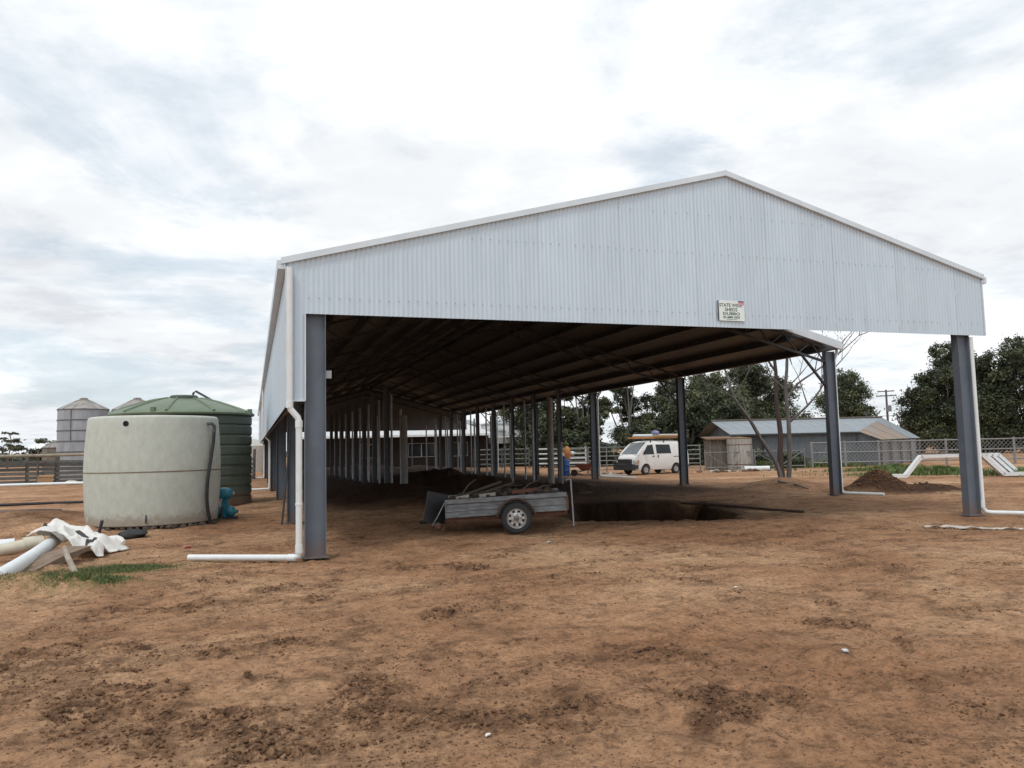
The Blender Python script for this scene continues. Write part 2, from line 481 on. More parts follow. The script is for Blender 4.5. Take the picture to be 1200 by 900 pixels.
def splash(m, h, col_=(0.20, 0.105, 0.055), amt=.75):
    """dried mud splashed up the foot of a thing, by its own height"""
    nt = m.node_tree; N, L = nt.nodes.new, nt.links.new
    b = nt.nodes['Principled BSDF']; src = b.inputs['Base Color'].links[0].from_socket
    tc = N('ShaderNodeTexCoord'); sp = N('ShaderNodeSeparateXYZ'); L(tc.outputs['Object'], sp.inputs[0])
    nz = N('ShaderNodeTexNoise'); nz.inputs['Scale'].default_value = 9; nz.inputs['Detail'].default_value = 8; nz.inputs['Roughness'].default_value = .7; L(tc.outputs['Object'], nz.inputs[0])
    a = N('ShaderNodeMapRange'); a.inputs[1].default_value = 0.0; a.inputs[2].default_value = h; a.inputs[3].default_value = .75; a.inputs[4].default_value = 0.0; L(sp.outputs[2], a.inputs[0])
    ad = N('ShaderNodeMath'); ad.operation = 'ADD'; L(a.outputs[0], ad.inputs[0]); L(nz.outputs[0], ad.inputs[1])
    rp = N('ShaderNodeMapRange'); rp.interpolation_type = 'SMOOTHSTEP'; rp.inputs[1].default_value = .62; rp.inputs[2].default_value = 1.05; rp.inputs[4].default_value = amt; L(ad.outputs[0], rp.inputs[0])
    mx = N('ShaderNodeMix'); mx.data_type = 'RGBA'; L(rp.outputs[0], mx.inputs[0]); L(src, mx.inputs[6]); mx.inputs[7].default_value = (*col_, 1); L(mx.outputs[2], b.inputs['Base Color'])


splash(STEEL, .42, amt=.42)
DIRT = mat('loose_soil', (0.17, 0.088, 0.048), (0.085, 0.043, 0.024), rough=0.95, scale=7, detail=8, bump=0.012, spec=0.15)


# ------------------------------------------------------------------ ground: one sheet out to the horizon
def build_ground():
    def axis(fine0, fine1, step, lo, hi, g):
        a = list(np.arange(fine0, fine1, step)); s = step; x = a[-1]
        while x < hi: s *= g; x += s; a.append(x)
        s = step; x = fine0; pre = []
        while x > lo: s *= g; x -= s; pre.append(x)
        return np.array(pre[::-1] + a)
    us = axis(-4.2, 4.8, 0.030, -1500, 1500, 1.032)
    # forward axis: fine near the feet, then slowly coarser
    v = [2.9]; s = 0.026
    while v[-1] < 2600:
        if v[-1] > 6.5: s *= 1.0125 if v[-1] < 75 else 1.06
        v.append(v[-1] + s)
    pre = []; x = 2.9; s = 0.06
    while x > -150: s *= 1.3; x -= s; pre.append(x)
    vs = np.array(pre[::-1] + v)
    U, V = np.meshgrid(us, vs)
    c, sn = math.cos(HEAD), math.sin(HEAD)
    X = U * c + V * sn; Y = -U * sn + V * c
    f, ch = ground_fine(X, Y)
    Z = ground_base(X, Y) + f
    nv, nu = X.shape
    co = np.stack([X, Y, Z], -1).reshape(-1, 3).astype(np.float32)
    i = np.arange(nv * nu).reshape(nv, nu)
    q = np.stack([i[:-1, :-1], i[:-1, 1:], i[1:, 1:], i[1:, :-1]], -1).reshape(-1, 4)
    me = bpy.data.meshes.new('ground')
    me.vertices.add(len(co)); me.vertices.foreach_set('co', co.ravel())
    me.loops.add(q.size); me.loops.foreach_set('vertex_index', q.ravel().astype(np.int32))
    me.polygons.add(len(q)); me.polygons.foreach_set('loop_start', np.arange(0, q.size, 4, dtype=np.int32))
    me.polygons.foreach_set('loop_total', np.full(len(q), 4, dtype=np.int32))
    me.polygons.foreach_set('use_smooth', np.ones(len(q), dtype=bool))
    me.update(calc_edges=True)
    inside = sstep(1.0, 3.0, X) * (1 - sstep(14.5, 17.0, X)) * sstep(19.0, 25.0, Y) * (1 - sstep(60, 66, Y))  # shed floor, darkened by the mask below to paint in roof shade
    dug_shaded = np.clip(2.4 * bump2(X, Y, 18.3, 18.8, 1.1, 1.1) + 1.6 * bump2(X, Y, 19.7, 18.1, 1.2, 0.7) + inside
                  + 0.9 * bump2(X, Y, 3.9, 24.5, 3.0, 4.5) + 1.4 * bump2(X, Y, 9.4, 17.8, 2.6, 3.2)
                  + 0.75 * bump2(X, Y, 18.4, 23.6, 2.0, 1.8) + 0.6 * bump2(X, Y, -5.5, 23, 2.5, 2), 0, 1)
    dug_shaded *= sstep(-0.5, 0.25, fbm(X * 1.1, Y * 1.1, 4, 51) + dug_shaded - 0.3)
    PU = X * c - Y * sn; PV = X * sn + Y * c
    pit_shade = np.clip(1.5 * np.exp(-(((PU - 3.0) / 1.9) ** 4 + ((PV - 19.3) / 2.6) ** 4)), 0, 1) * np.clip(.75 + .5 * fbm(X * 2, Y * 2, 4, 52), 0, 1)  # mask of the shade painted into the pit soil
    green = (0.9 * bump2(X, Y, -1.75, 12.3, .75, .35, -.1) + 0.8 * bump2(X, Y, -1.95, 10.7, .75, .28, -.1) + .7 * bump2(X, Y, -3.3, 10.9, .8, .4)
             + .7 * bump2(X, Y, -4.1, 16.8, .9, .5) + 0.9 * bump2(X, Y, 31, 30.5, 5.5, 2.0, -.6))
    for nm, a in (('churn', ch), ('dug_shaded', dug_shaded), ('pit_shade', pit_shade), ('green', np.clip(green, 0, 1))):
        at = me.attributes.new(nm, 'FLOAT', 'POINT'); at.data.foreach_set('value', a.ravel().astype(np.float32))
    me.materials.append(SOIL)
    o = bpy.data.objects.new('ground', me); col.objects.link(o)
    tag(o, 'bare red brown earth yard churned by machines', 'ground', kind='structure')


build_ground()


def build_clods():
    """loose crumbs and clods of earth, too many to count"""
    bm = bmesh.new(); bmesh.ops.create_icosphere(bm, subdivisions=1, radius=1)
    base = np.array([v.co[:] for v in bm.verts]); fac = np.array([[v.index for v in f.verts] for f in bm.faces]); bm.free()
    n = 320000
    v = 3.2 + (rng.random(n) ** 1.5) * 13; u = (rng.random(n) - 0.5) * (1.7 * v)
    c, s = math.cos(HEAD), math.sin(HEAD)
    x = u * c + v * s; y = -u * s + v * c
    f, ch = ground_fine(x, y)
    keep = rng.random(n) < (0.04 + 0.10 * sstep(-.1, .5, fbm(x * 1.3, y * 1.3, 4, 123)) + 0.6 * ch ** 1.3)
    keep &= ~((x > 0.5) & (x < 16) & (y > 12) & (rng.random(n) < .5))
    x, y, ch, f = x[keep][:46000], y[keep][:46000], ch[keep][:46000], f[keep][:46000]
    hx, hy = rng.normal(18.4, .8, 1500), rng.normal(18.8, .55, 1500)
    x, y, ch = np.r_[x, hx], np.r_[y, hy], np.r_[ch, np.full(1500, 1.6)]; f = ground_fine(x, y)[0]
    n = len(x)
    z = ground_base(x, y) + f
    r = 0.0035 + 0.014 * rng.random(n) ** 3.2 * (0.35 + 0.9 * ch)
    r[ch > 1.3] *= 1.7
    big = rng.random(n) < 0.012
    r[big] *= 1.8
    sc = r[:, None, None] * (0.7 + 0.6 * rng.random((n, 1, 3)))
    a = rng.random(n) * 6.28
    P = base[None] * (1 + 0.42 * (rng.random((n, len(base), 1)) - .5) * 2) * sc
    ca, sa = np.cos(a)[:, None], np.sin(a)[:, None]
    Q = np.stack([P[..., 0] * ca - P[..., 1] * sa, P[..., 0] * sa + P[..., 1] * ca, P[..., 2] * 0.62], -1)
    Q += np.stack([x, y, z + r * 0.05], -1)[:, None]
    co = Q.reshape(-1, 3).astype(np.float32)
    q = (fac[None] + (np.arange(n) * len(base))[:, None, None]).reshape(-1, 3)
    me = bpy.data.meshes.new('soil_clods')
    me.vertices.add(len(co)); me.vertices.foreach_set('co', co.ravel())
    me.loops.add(q.size); me.loops.foreach_set('vertex_index', q.ravel().astype(np.int32))
    me.polygons.add(len(q)); me.polygons.foreach_set('loop_start', np.arange(0, q.size, 3, dtype=np.int32))
    me.polygons.foreach_set('loop_total', np.full(len(q), 3, dtype=np.int32))
    me.update(calc_edges=True)
    me.materials.append(mat('clod_soil', (0.215, 0.122, 0.070), (0.085, 0.047, 0.028), rough=0.95, scale=3.5, detail=6, spec=0.1))
    o = bpy.data.objects.new('soil_clods', me); col.objects.link(o)
    tag(o, 'loose clods and crumbs of earth scattered over the yard', 'soil clods', kind='stuff')


build_clods()


def grass(name, label, patches, n, h, mats, wid=0.012):
    vs = []; fs = []
    for cx, cy, rx, ry, ang, wt in patches:
        k = int(n * wt)
        a = rng.random(k) * 6.283; d = np.abs(rng.normal(0, .75, k))
        px = cx + (np.cos(a) * d * rx) * math.cos(ang) - np.sin(a) * d * ry * math.sin(ang)
        py = cy + (np.cos(a) * d * rx) * math.sin(ang) + np.sin(a) * d * ry * math.cos(ang)
        keep = fbm(px * 4, py * 4, 4, 88, .6) + rng.normal(0, .16, k) > -.05
        px, py, d = px[keep], py[keep], d[keep]
        pz = ground_base(px, py) + ground_fine(px, py)[0]
        for x, y, z, dd in zip(px, py, pz, d):
            hh = h * random.uniform(.4, 1.15) * (1.15 - 0.6 * min(dd, 1.4)); t = random.random() * 6.28; l = random.uniform(.1, .8) * hh
            w = wid * random.uniform(.6, 1.3); o = len(vs)
            cx_, sx_ = math.cos(t) * w, math.sin(t) * w
            vs += [(x - cx_, y - sx_, z - .01), (x + cx_, y + sx_, z - .01), (x - sx_ / w * l * .4 + cx_ * .6, y + cx_ / w * l * .4 + sx_ * .6, z + hh * .6),
                   (x - sx_ / w * l, y + cx_ / w * l, z + hh)]
            fs += [(o, o + 1, o + 2), (o, o + 2, o + 3)]
    mb = MB(); mb.v = vs; mb.f = fs; mb.mi = [random.randrange(len(mats)) for _ in fs]
    me = bpy.data.meshes.new(name); me.from_pydata(vs, [], fs)
    for m in mats: me.materials.append(m)
    me.polygons.foreach_set('material_index', mb.mi)
    o = bpy.data.objects.new(name, me); col.objects.link(o)
    return tag(o, label, 'grass', kind='stuff')


GR1 = mat('grass_green', (0.135, 0.205, 0.055), (0.085, 0.135, 0.036), rough=0.7, scale=2)
GR2 = mat('grass_dull', (0.125, 0.150, 0.055), (0.15, 0.15, 0.07), rough=0.8, scale=2)
grass('grass', 'low green weeds beside the dumped white pipes', [(-1.75, 12.35, .62, .34, -.1, .45), (-1.9, 10.75, .55, .22, -.1, .22), (-3.3, 10.9, .6, .3, 0, .12), (-4.1, 16.8, .6, .5, 0, .12), (-2.5, 11.6, .5, .3, 0, .12)],
      20000, .060, [GR1, GR2, GR2], .007)
grass('grass', 'green grass growing behind the bent white channels', [(29.6, 27.2, 3.0, .9, -.75, .5), (33.5, 33.5, 3.0, 1.2, -.5, .28), (31.0, 23.5, 2.5, .8, -1.0, .22)], 15000, .36, [GR1, GR1, GR2], .03)
grass('grass', 'weeds growing along the foot of the grey wooden shed', [(36.0, 41.6, 3.0, .5, -.35, .5), (31.3, 42.4, 2.5, .4, -.35, .5)], 3000, .5, [GR2, GR1], .04)

# ------------------------------------------------------------------ the big open steel shed
Y0, YF, BAY = 12.0, 59.8, 8.3
FRAMES = [12.0] + [18.3 + BAY * k for k in range(6)]
XL, XP, XR, XRF = 0.47, 8.26, 16.28, 14.40     # left wall, ridge, right eave of the main shed, right eave of the front bay
SL = 0.266; SA = math.atan(SL)


def roofz(x): return 6.58 - SL * abs(x - XP)


def corr(width, ncor, seg, amp=0.0085, ph=0.0):
    out = []
    for i in range(ncor * seg + 1):
        t = width * i / (ncor * seg); out.append((t, amp * math.cos(2 * PI * i / seg + ph)))
    return out


SHED = thing('steel_shed', 'long open sided silver steel shed with a wide corrugated gable', 'shed', (0, 0, 0))


def gable(y, x0, x1, zb_fn, first=None, sgn=-1, seg=8, m=None):
    """vertical corrugated sheets, each its own part, tops cut to the slope"""
    x = x0; k = 0
    edges = [x0]
    if first: edges.append(first); x = first
    while x < x1 - .01:
        x = min(x + 0.762, x1); edges.append(x)
    cuts = []
    for a, b in zip(edges[:-1], edges[1:]):
        n = max(2, round((b - a) / 0.0762)); mb = MB(); pr = corr(b - a, n, seg, amp=.0062, ph=PI)
        xs = [a + t for t, _ in pr]; off = [o for _, o in pr]
        zb = zb_fn((a + b) / 2)
        lap = 0.0022 * (k % 2)
        vs = []
        for xx, oo in zip(xs, off):
            vs.append((xx, y + sgn * oo + lap, zb)); vs.append((xx, y + sgn * oo + lap, roofz(xx) - 0.03))
        fs = [(2 * i, 2 * i + 2, 2 * i + 3, 2 * i + 1) for i in range(len(xs) - 1)]
        mb.add(vs, fs)
        me = bpy.data.meshes.new('wall_sheet'); me.from_pydata(mb.v, [], mb.f); me.materials.append(m or ZINC)
        me.polygons.foreach_set('use_smooth', [True] * len(me.polygons)); me.update()
        link('wall_sheet', me, SHED); k += 1


gable(11.885, XL, XRF, lambda x: 2.38 if x < 0.74 else 3.69, first=0.735)
gable(YF, XL, XR, lambda x: 3.12, seg=4, m=ZINC_SHADED)


def rep(name, me, parent, locs, rot=None):
    for l in locs: link(name, me, parent, l, rot)


def sheet_mesh(name, width, ncor, seg, to3d, m):
    pr = corr(width, ncor, seg); vs = []
    for t, o in pr:
        vs.append(to3d(t, o, 0)); vs.append(to3d(t, o, 1))
    fs = [(2 * i, 2 * i + 2, 2 * i + 3, 2 * i + 1) for i in range(len(pr) - 1)]
    me = bpy.data.meshes.new(name); me.from_pydata(vs, [], fs); me.materials.append(m)
    me.polygons.foreach_set('use_smooth', [True] * len(me.polygons)); me.update(); return me


n_sheet = int(round((YF - 11.9) / 0.762))
sw = (YF - 11.9) / n_sheet
wl = sheet_mesh('wall_sheet', sw, 10, 4, lambda t, o, k: (o, t, 2.3 + k * (roofz(XL) - .06 - 2.3)), ZINC)
rep('wall_sheet', wl, SHED, [(XL, 11.9 + i * sw, 0) for i in range(n_sheet)])


def slope_pt(x, o): return (x - (1 if x < XP else -1) * math.sin(SA) * o * 1.0, roofz(x) + math.cos(SA) * o)


def rs(xa, xb):
    def f(t, o, k):
        x = xb if k else xa; return (x, t, roofz(x) + o)
    return sheet_mesh('roof_sheet', sw, 10, 4, f, ZINC_SHADED)


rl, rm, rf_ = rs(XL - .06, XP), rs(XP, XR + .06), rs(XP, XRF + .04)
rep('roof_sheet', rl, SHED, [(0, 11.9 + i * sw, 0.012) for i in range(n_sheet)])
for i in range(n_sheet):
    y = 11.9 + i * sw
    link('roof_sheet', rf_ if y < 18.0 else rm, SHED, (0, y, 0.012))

# columns: I sections, web across the shed
def icolumn(h):
    mb = MB(); D, W = 0.31, 0.165
    mb.box((-D / 2 + .007, 0, h / 2 - .15), (.014, W, h + .3)); mb.box((D / 2 - .007, 0, h / 2 - .15), (.014, W, h + .3))
    mb.box((0, 0, h / 2 - .15), (D - .028, .010, h + .3))
    return mb.mesh('column', STEEL)


bp_mb = MB().box((0, 0, .012), (.40, .24, .024))
for sx in (-.15, .15):
    for sy in (-.085, .085): bp_mb.lathe([(.016, .024), (.016, .05), (0, .05)], 6, (sx, sy, 0))
BPM = bp_mb.mesh('base_plate', STEEL)
PADM = MB().box((0, 0, -.07), (.62, .5, .16)).mesh('footing', CONC)
cm = icolumn(4.24); cm_r = icolumn(4.20); cm_f = icolumn(4.55)
CLX, CRX = 0.895, 16.0
for i, y in enumerate(FRAMES):
    for side in (0, 1):
        x = CLX if side == 0 else (13.85 if i == 0 else CRX)
        me = cm if side == 0 else (cm_f if i == 0 else cm_r)
        c = link('column', me, SHED, (x, y, 0))
        zg = gz(x, y)
        link('base_plate', BPM, c, (0, 0, zg + .012))
        link('footing', PADM, c, (0, 0, zg - 0.045))

# lattice rafters
for i, y in enumerate(FRAMES):
    xr = 13.85 if i == 0 else CRX
    tz = lambda x: roofz(x) - 0.235
    bz = lambda x: roofz(x) - 0.66
    mb = MB()
    for z in (tz, bz):
        mb.bar((CLX + .12, y, z(CLX + .12)), (XP, y, z(XP)), .075, .06); mb.bar((XP, y, z(XP)), (xr - .12, y, z(xr - .12)), .075, .06)
    tr = mb.build('truss', DSTEEL, SHED)
    wb = MB(); n = 32; xs = [CLX + .15 + (xr - .3 - CLX) * k / n for k in range(n + 1)]
    for k in range(n):
        a = (xs[k], y, (tz if k % 2 else bz)(xs[k])); b = (xs[k + 1], y, (bz if k % 2 else tz)(xs[k + 1]))
        wb.bar(a, b, .03, .03)
    wb.build('truss_web', DSTEEL, tr)
    # knee braces
    for s, x in ((1, CLX + .155), (-1, xr - .155)):
        if i == 0: continue
        zx = 3.28 if s > 0 else 3.18
        MB().bar((x, y, zx), (x + s * .82, y, bz(x + s * .82)), .07, .05).build('knee_brace', DSTEEL, SHED)
    # cleat on the first inside column
cl = MB().box((1.09, 12.0, 2.78), (.10, .012, .12)).build('cleat', GALV, SHED)

# purlins and girts
def cee(length, h=.2, w=.075):
    mb = MB()
    mb.box((0, length / 2, 0), (.006, length, h)); mb.box((w / 2, length / 2, h / 2 - .003), (w, length, .006)); mb.box((w / 2, length / 2, -h / 2 + .003), (w, length, .006))
    return mb.mesh('purlin', PURL)


L1 = YF - 11.93; L2 = YF - 18.2
p1, p2 = cee(L1), cee(L2)
for k in range(8):
    d = 0.25 + (XP - XL - 0.4) / 7 * k
    link('purlin', p1, SHED, (XP - d, 11.93, roofz(XP - d) - .115), (0, -SA * -1 * -1, 0))
    xr = XP + 0.25 + (XR - XP - 0.36) / 7 * k
    if xr < XRF - .1: link('purlin', p1, SHED, (xr, 11.93, roofz(xr) - .115), (0, SA, 0))
    else: link('purlin', p2, SHED, (xr, 18.2, roofz(xr) - .115), (0, SA, 0))
link('purlin', cee(18.2 - 11.93), SHED, (XRF - .12, 11.93, roofz(XRF - .12) - .115), (0, SA, 0))
for z in (2.42, 3.3, 4.1):
    g_ = cee(L1, .15, .06); g_.name = 'girt'
    link('girt', g_, SHED, (XL + .085, 11.93, z), (0, R(90) * 0, 0))
for z in (3.78, 5.0):
    MB().bar((CLX if z < 4 else XP - 4.5, 11.955, z), (13.9 if z < 4 else XP + 4.5, 11.955, z), .05, .12).build('girt', PURL, SHED)

# flashings, gutters, ridge
def slope_bar(x0, x1, y0, y1, up, dn, name, lab=None, m=ZTRIM):
    """folded flashing that follows the slope between x0 and x1 and returns down the face"""
    return MB().prism([(x0, roofz(x0) - dn), (x1, roofz(x1) - dn), (x1, roofz(x1) + up), (x0, roofz(x0) + up)], y0, y1).build(name, m, SHED, label=lab)


slope_bar(XL - .08, XP, 11.825, 11.93, .035, .062, 'barge_capping')
slope_bar(XP, XRF + .04, 11.825, 11.93, .035, .062, 'barge_capping')
slope_bar(XRF - .2, XR + .04, 18.08, 18.17, .03, .20, 'barge_capping', 'white barge capping on the wider part of the roof')
slope_bar(XL - .08, XP, YF - .03, YF + .06, .035, .085, 'barge_capping')
slope_bar(XP, XR + .06, YF - .03, YF + .06, .035, .085, 'barge_capping')
mb = MB()
for s in (-1, 1): mb.add([(XP, 11.83, 6.615), (XP + s * .16, 11.83, 6.575), (XP + s * .16, YF + .07, 6.575), (XP, YF + .07, 6.615)], [(0, 1, 2, 3)])
mb.tube([(XP, 11.83, 6.61), (XP, YF + .07, 6.61)], .022, 8)
mb.build('ridge_cap', ZTRIM, SHED)


def gutter(x, y0, y1, s):
    z = roofz(x) - .05
    poly = [(x, z - .10), (x + s * .115, z - .10), (x + s * .125, z + .03), (x + s * .117, z + .03), (x + s * .108, z - .092), (x + s * .008, z - .092), (x + s * .008, z + .01), (x, z + .01)]
    g = MB().prism(poly, y0, y1)
    for y in (y0, y1 - .004): g.prism([(x, z - .10), (x + s * .115, z - .10), (x + s * .125, z + .03), (x, z + .03)], y - .002, y + .004)
    return g.build('gutter', ZTRIM, SHED)


gutter(XL - .012, 11.86, YF, -1); gutter(XR + .03, 18.12, YF, 1); gutter(XRF + .01, 11.86, 18.06, 1)
MB().box((XL + .13, 11.868, 2.375), (.275, .02, .03)).build('bottom_trim', ZTRIM, SHED)
MB().box((.742, 11.866, 3.03), (.02, .03, 1.32)).build('corner_trim', ZTRIM, SHED)
MB().box((XRF + .004, 11.885, (3.69 + roofz(XRF) - .08) / 2), (.024, .05, roofz(XRF) - .09 - 3.69)).build('corner_trim', ZTRIM, SHED)
MB().box((XL - .004, 11.885, (2.37 + roofz(XL) - .10) / 2), (.030, .05, roofz(XL) - .12 - 2.37)).build('corner_trim', ZTRIM, SHED)

# screw lines on the gable: real heads, joined
mb = MB()
for z, st in ((3.93, 2), (5.02, 2), (5.75, 3), (4.45, 0)):
    if not st: continue
    x = .80
    while x < XRF - .05:
        if z < roofz(x) - .2:
            mb.lathe([(.011, 0), (.011, .006), (.0, .008)], 6, (x + random.uniform(-.004, .004), -(11.873), z + random.uniform(-.006, .006)), axis='z') if False else None
            zz = z + random.uniform(-.006, .006)
            mb.box((x, 11.873, zz), (.013, .008, .013), (0, R(random.uniform(0, 90)), 0))
        x += .0762 * st * (1 if random.random() > .08 else 2)
mb.build('screws', SCREW, SHED, kind='stuff')

# downpipes
PR = .047
def downpipe(pts, collars=(), label=None, r=PR):
    mb = MB(); mb.tube(pts, r, 12)
    o = mb.build('downpipe', PVC, SHED, smooth=True, label=label)
    for a, b in collars: MB().tube([a, b], r + .007, 12).build('pipe_socket', PVC, o, smooth=True)
    return o


downpipe([(.515, 11.80, roofz(XL) - .14), (.515, 11.80, 2.30), (.53, 11.80, 2.24), (.63, 11.80, 2.12), (.648, 11.80, 2.06), (.648, 11.80, .16), (.64, 11.805, .10), (.59, 11.82, .075), (-.90, 12.66, .07)],
         [((.515, 11.80, 2.36), (.515, 11.80, 2.26)), ((.648, 11.80, 2.07), (.648, 11.80, 1.97)), ((.648, 11.80, .86), (.648, 11.80, .83)), ((.648, 11.80, .26), (.648, 11.80, .14)), ((.60, 11.818, .075), (.50, 11.872, .075))],
         'white downpipe on the near corner, turned along the ground at its foot')
for y, ex in ((34.9, -.65), (51.5, -.75)):
    downpipe([(XL - .06, y - .3, roofz(XL) - .14), (XL - .06, y - .3, 2.42), (XL + .22, y - .3, 2.12), (XL + .22, y - .3, .14), (XL + .18, y - .3, .09), (ex, y - .2, .08)])
downpipe([(14.06, 11.93, 3.66), (14.06, 11.93, .17), (14.10, 11.89, .09), (14.16, 11.82, .075), (15.6, 10.1, .07)], [((14.06, 11.93, .30), (14.06, 11.93, .17))], None, .043)
downpipe([(XR + .08, 18.35, roofz(XR) - .1), (XR + .07, 18.35, 4.15), (16.22, 18.32, 3.95), (16.22, 18.32, .17), (16.24, 18.28, .09), (16.28, 18.2, .075), (16.72, 17.25, gz(16.72, 17.25) + .06)], [], None, .043)
downpipe([(XR + .08, 34.85, roofz(XR) - .1), (XR + .07, 34.85, 4.15), (16.22, 34.82, 3.95), (16.22, 34.82, .17), (16.26, 34.82, .10), (18.0, 34.5, gz(18, 34.5) + .07)], [], None, .05)
downpipe([(XR + .08, 51.45, roofz(XR) - .1), (XR + .07, 51.45, 4.15), (16.22, 51.42, 3.95), (16.22, 51.42, .0)], [], None, .05)


# the maker's sign
def text_mesh(txt, size, bold=.0, stretch=1.0):
    cu = bpy.data.curves.new('text', 'FONT'); cu.body = txt; cu.size = size; cu.align_x = 'CENTER'; cu.align_y = 'CENTER'
    cu.extrude = .0008; cu.offset = bold; cu.resolution_u = 2
    o = bpy.data.objects.new('text', cu); col.objects.link(o)
    dg = bpy.context.evaluated_depsgraph_get(); me = bpy.data.meshes.new_from_object(o.evaluated_get(dg))
    bpy.data.objects.remove(o); return me


sign = thing('sign', 'small white sign with green lettering fixed low on the shed gable', 'sign', (8.262, 11.86, 3.995))
MB().box((0, 0, 0), (.545, .008, .372)).build('sign_board', mat('sign_white', (.80, .86, .84), (.72, .80, .77), rough=.35, scale=3), sign)
MB().box((-.279, -.002, 0), (.012, .02, .372)).build('sign_edge', DSTEEL, sign)
SG = mat('sign_green', (.006, .062, .036), (.01, .08, .045), rough=.5, scale=20)
for txt, sz, x, z, sx in (('STATE WIDE', .088, -.015, .098, .98), ('SHEDS', .088, -.01, .018, 1.05), ('DUBBO', .074, -.005, -.058, 1.45), ('02 6884 4355', .058, -.005, -.122, 1.1)):
    me = text_mesh(txt, sz, .0012); me.materials.clear(); me.materials.append(SG)
    o = link('lettering', me, sign, (x, -.0055, z), (R(90), 0, 0)); o.scale = (sx, 1, 1)
MB().box((.205, -.0055, .145), (.12, .003, .075)).build('logo_patch', mat('sign_pink', (.62, .22, .30), (.70, .42, .45), rough=.5, scale=30), sign)
MB().box((.205, -.0075, .172), (.12, .003, .022)).build('logo_bar', mat('sign_dark', (.12, .05, .10), rough=.5), sign)
MB().box((-.0, -.0055, -.162), (.22, .002, .006)).build('sign_line', SG, sign)

# ------------------------------------------------------------------ posts standing inside the shed
def ipost(h):
    mb = MB(); D, W = .20, .15
    mb.box((-D / 2 + .005, 0, h / 2 - .2), (.010, W, h + .4)); mb.box((D / 2 - .005, 0, h / 2 - .2), (.010, W, h + .4)); mb.box((0, 0, h / 2 - .2), (D - .02, .008, h + .4))
    return mb.mesh('steel_post', MATS['grey_post_steel'])


ORD = ['nearest', 'second', 'third', 'fourth', 'fifth', 'sixth', 'seventh', 'eighth', 'ninth', 'tenth']
PURL2 = mat('grey_post_steel', (.17, .18, .20), (.12, .128, .14), rough=.55, scale=3, rnd=.12)
IP = ipost(4.2)
thin = MB().tube([(0, 0, -.3), (0, 0, 3.35)], .045, 8).mesh('steel_pole', GALV, True)
POLE = mat('bright_galvanised', (.56, .59, .63), (.40, .43, .46), rough=.5, metal=.15, scale=6, rnd=.15)
thin = MB().tube([(0, 0, -.3), (0, 0, 3.35)], .05, 8).mesh('steel_pole', POLE, True)
thin2 = MB().tube([(0, 0, -.3), (0, 0, 3.9)], .045, 8).mesh('steel_pole', POLE, True)
lug = MB().box((0, -.05, .85), (.10, .05, .06)).box((0, -.05, 1.6), (.10, .05, .05)).mesh('clamp', GALV)
for rowname, x, y0 in (('left', 5.15, 31.3), ('right', 13.0, 32.0)):
    for k in range(8):
        y = y0 + 3.3 * k
        o = link('steel_post', IP, None, (x, y, 0))
        tag(o, f'thick steel post in the {rowname} row under the roof, {ORD[k]} from the near end', 'post', 'thick steel posts inside the shed')
        px = x + (0.86 if rowname == 'left' else -0.72); py = y + 1.5
        q_ = thing('steel_pole', f'thin pale pole close against the {rowname} row of thick posts, {ORD[k]} from the near end', 'pole', (x + (.30 if rowname == 'left' else -.28), y + .55, 0), 0, 'thin pale poles against the thick posts')
        link('pole_tube', thin2, q_)
        if rowname == 'left' and k > 3: continue
        p = thing('steel_pole', f'thin pale pole beside the {rowname} row of thick posts, {ORD[k]} from the near end', 'pole', (px, py, 0), 0, 'thin galvanised poles inside the shed')
        link('pole_tube', thin, p); link('clamp', lug, p)
PALE = mat('pale_cement_pipe', (.40, .39, .36), (.30, .28, .25), rough=.85, scale=6, detail=8, bump=.003)
for x, y, h, lab in ((5.98, 31.9, 3.05, 'thick round pale post at the near end of the left post row'), (12.35, 31.5, 3.75, 'thick round pale post at the near end of the right post row')):
    o = MB().lathe([(.14, -.3), (.14, h - .02), (.12, h)], 16).build('round_post', PALE, None, True, (x, y, 0))
    tag(o, lab, 'post', 'round posts inside the shed')
# short pipes standing in front of the right row
for x, y, h, lab in ((9.6, 28.6, 2.05, 'short galvanised pipe stub standing behind the trailer load, left of the two'), (11.4, 27.9, 1.75, 'short galvanised pipe stub standing behind the trailer load, right of the two')):
    o = MB().tube([(0, 0, -.3), (0, 0, h)], .04, 8).build('pipe_stub', GALV, None, True, (x, y, gz(x, y)))
    tag(o, lab, 'pipe', 'pipe stubs in the dug earth')
o = MB().tube([(.62, 17.9, .02), (.80, 18.15, 1.9)], .022, 8).build('leaning_rod', DSTEEL)
tag(o, 'thin dark rod leaning on the second column of the left side', 'rod')


